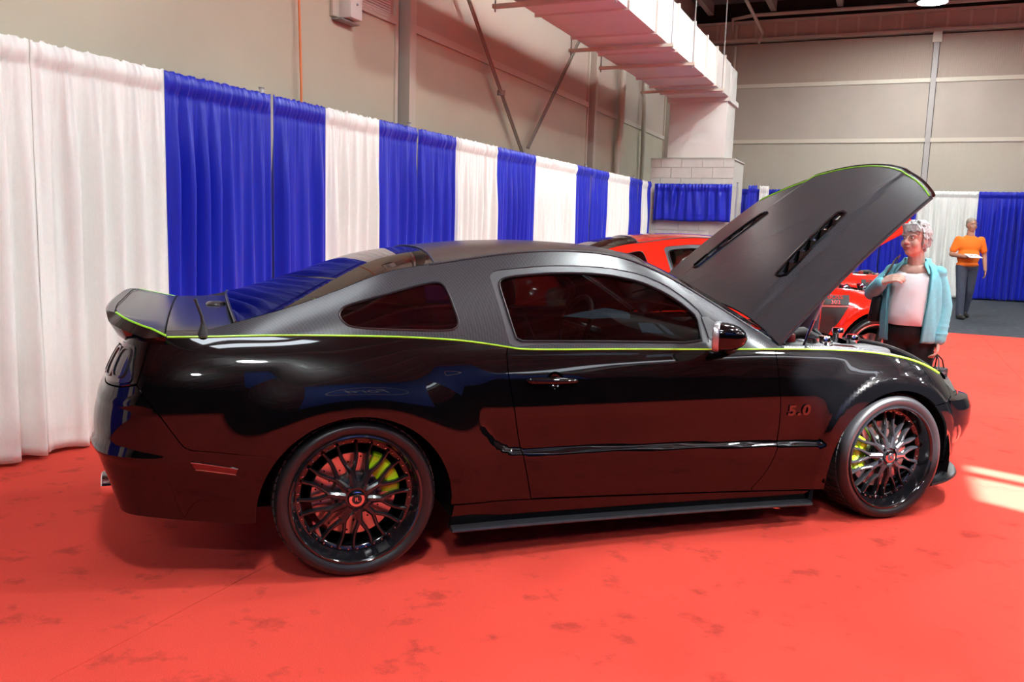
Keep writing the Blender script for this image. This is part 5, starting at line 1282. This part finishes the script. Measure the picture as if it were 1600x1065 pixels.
# ---------------------------------------------------------------- generic man
def build_man(loc, rz, label, H, shirt, pants, skin, hairm, pose, name='person', headyaw=0.):
    k = H/1.78; root = empty(name, loc, rz); tag(root, label, 'person')
    def S3(p): return tuple(np.array(p)*k)
    body = MB(); fin = head_parts(body, root, S3((0, -.02, 1.655)), headyaw, 1.05*k, hairm, 'crop', skin)
    caps(body, S3((0, -.005, 1.56)), S3((0, .01, 1.44)), .056*k, .066*k); ellip(body, S3((0, 0, 1.30)), S3((.185, .11, .17))); ellip(body, S3((0, -.005, 1.10)), S3((.165, .115, .18))); ellip(body, S3((0, .01, .95)), S3((.165, .115, .11)))
    J = pose
    for sd in ('R', 'L'):
        s, e, w, dv, pn, curl = J['arm'+sd]; s, e, w = S3(s), S3(e), S3(w)
        chain(body, [s, e, w], [.050*k, .042*k, .030*k]); hand(body, w, dv, pn, 1 if sd == 'R' else -1, curl, k)
        h, kn, a = J['leg'+sd]; h, kn, a = S3(h), S3(kn), S3(a); chain(body, [h, kn, a], [.085*k, .058*k, .040*k]); caps(body, (a[0], a[1]+.01, a[2]-.03), (a[0], a[1]-.15*k, a[2]-.045), .036*k, .03*k)
    fused('body', body, skin, root, .008, 5); fin()
    b = MB(); ellip(b, S3((0, 0, 1.30)), S3((.205, .128, .175))); ellip(b, S3((0, -.008, 1.10)), S3((.188, .135, .20))); ellip(b, S3((0, -.002, .96)), S3((.188, .138, .06))); ellip(b, S3((0, .005, 1.43)), S3((.12, .075, .05)))
    for sd in ('R', 'L'):
        s, e = np.array(S3(J['arm'+sd][0])), np.array(S3(J['arm'+sd][1])); caps(b, s*[.9, 1, 1], s+(e-s)*.72, .072*k, .062*k, 16)
    fused('shirt', b, shirt, root, .010, 4)
    b = MB(); ellip(b, S3((0, .005, .93)), S3((.175, .125, .10)))
    for sd in ('R', 'L'):
        h, kn, a = [np.array(S3(p)) for p in J['leg'+sd]]; chain(b, [h, kn, a+[0, 0, -.02]], [.100*k, .076*k, .064*k], 16)
    fused('trousers', b, pants, root, .010, 4)
    for sd in ('R', 'L'):
        a = np.array(S3(J['leg'+sd][2])); b = MB(); ellip(b, (a[0], a[1]-.07*k, a[2]-.055*k), (.056*k, .155*k, .048*k)); ellip(b, (a[0], a[1]+.02*k, a[2]-.030*k), (.056*k, .065*k, .06*k)); fused('shoe', b, M_SHOE, root, .009, 3)
    return root
man = build_man((12.42, 7.53, 0), math.radians(-28), 'man in an orange t-shirt and jeans walking past the far drapes with a paper', 1.82, M_ORANGE, M_JEANS, M_SKIN2, mat('grey_stubble_hair', (.30, .25, .20), .6), dict(
    armR=((-.20, 0, 1.40), (-.275, .02, 1.13), (-.10, -.22, 1.10), (.9, -.4, .05), (0, 0, 1), .4), armL=((.20, 0, 1.40), (.285, .05, 1.13), (.30, -.02, .87), (.0, -.15, -1), (-1, 0, 0), .5),
    legR=((-.09, .0, .93), (-.10, -.10, .51), (-.09, -.13, .09)), legL=((.09, .0, .93), (.09, .03, .50), (.10, .22, .10))), headyaw=.3)
pp = empty('paper_sheet', tuple(man.location), man.rotation_euler.z); b = MB(); b.box((-.02, -.30, 1.145), (.22, .29, .004), rot=Matrix.Rotation(.2, 3, 'X')); o = b.build('paper', mat('white_paper', (.85, .85, .84), .7), None, smooth=False)
o.location = man.location; o.rotation_euler = man.rotation_euler; bpy.data.objects.remove(pp); tag(o, 'white paper in the hand of the man in the orange shirt', 'paper')
viewer = build_man((3.60, 1.03, 0), math.radians(-50), 'person in dark jeans standing between the two cars, hidden by the raised hood', 1.74, mat('navy_shirt', (.03, .04, .09), .8), M_JEANS, M_SKIN, M_HAIRD, dict(
    armR=((-.20, 0, 1.40), (-.26, .0, 1.12), (-.22, -.18, 1.00), (.4, -.8, -.3), (0, 0, -1), .6), armL=((.20, 0, 1.40), (.25, .02, 1.12), (.20, -.16, 1.05), (.1, -.9, .2), (0, 0, -1), .6),
    legR=((-.09, 0, .93), (-.10, -.01, .50), (-.10, .02, .09)), legL=((.09, 0, .93), (.10, -.01, .50), (.10, .02, .09))))
# ================================================================ RED COUPES
red = empty('red_coupe', (3.024, 3.656, 0), -.182); tag(red, 'bright red coupe with its hood raised, parked behind the black coupe', 'car')
build_coupe(red, 'red')
LIFT = .045
for ch in red.children:
    if not ch.name.startswith('wheel') or ch.name.startswith('wheel_liner'): ch.location.z += LIFT
def red_decals(root):
    q = [(2.135, .40), (2.200, .40), (2.410, .71), (2.140, .71)]
    st_ = surf_panel('side_stripe', B, q, M_STRIPE, root, h=.03, off=.0015, flange=0); st_.location.z = LIFT
    q = [(2.140, .715), (2.415, .715), (2.420, .722), (2.140, .722)]
    st_ = surf_panel('stripe_line', B, q, mat('stripe_grey', (.35, .33, .32), .5), root, h=.03, off=.0015, flange=0); st_.location.z = LIFT
    q = [(2.140, .728), (2.420, .728), (2.435, .825), (2.140, .825)]
    st_ = surf_panel('name_band', B, q, M_STRIPE, root, h=.03, off=.0015, flange=0); st_.location.z = LIFT
    for tx, z in (('BOSS', .803), ('302', .755)):
        c = B(np.array([2.285]), np.array([z]))[0]; e = 2e-3
        ux = Vector(B(np.array([2.285+e]), np.array([z]))[0]-c).normalized(); uz_ = Vector(B(np.array([2.285]), np.array([z+e]))[0]-c).normalized(); un_ = ux.cross(uz_)
        M = Matrix((ux*1.25, uz_, un_)).transposed().to_4x4(); M.translation = Vector(c)+un_*.003
        t = text_mesh('lettering', tx, .056, .001, M_RED, root, M); t.location.z = LIFT
red_decals(red)
far_red = dup(red); far_red.location = (5.6, 6.0, 0); tag(far_red, 'second red coupe mostly hidden beyond the first red one', 'car')
for ch in list(far_red.children):                                     # its hood is shut
    if ch.name.startswith(('hood', 'gas_strut')):
        for g in list(ch.children): bpy.data.objects.remove(g)
        bpy.data.objects.remove(ch)
# ================================================================ BLUE SHOW BANNER HUNG BEHIND THE PHOTOGRAPHER (seen mirrored in the paint)
bn = empty('hanging_banner', (1.7, -7.6, 2.3), math.radians(6)); tag(bn, 'large blue banner with a white oval emblem hung behind the photographer', 'banner')
b = MB(); b.box((0, 0, 1.85), (5.2, .05, 3.6), bev=.01); b.build('panel', mat('banner_blue', (.01, .06, .42), .6), bn)
M_BW = mat('banner_white', (.85, .85, .85), .6)
b = MB(); b.tube([(1.75*math.cos(a), .035, 2.0+.72*math.sin(a)) for a in np.linspace(0, 2*math.pi, 60, endpoint=False)], .03, 6, closed=True); b.build('oval_outline', M_BW, bn)
text_mesh('lettering', 'Ford', .95, .006, M_BW, bn, Matrix.Translation((0, .035, 2.0)) @ Matrix.Rotation(math.pi, 4, 'Z') @ Matrix.Rotation(math.pi/2, 4, 'X'), shear=.3)
for x in (-2.2, 2.2):
    b = MB(); b.tube([(x, 0, 3.65), (x, 0, 4.8)], .01, 6); b.build('hanger_cable', M_STEEL, bn)
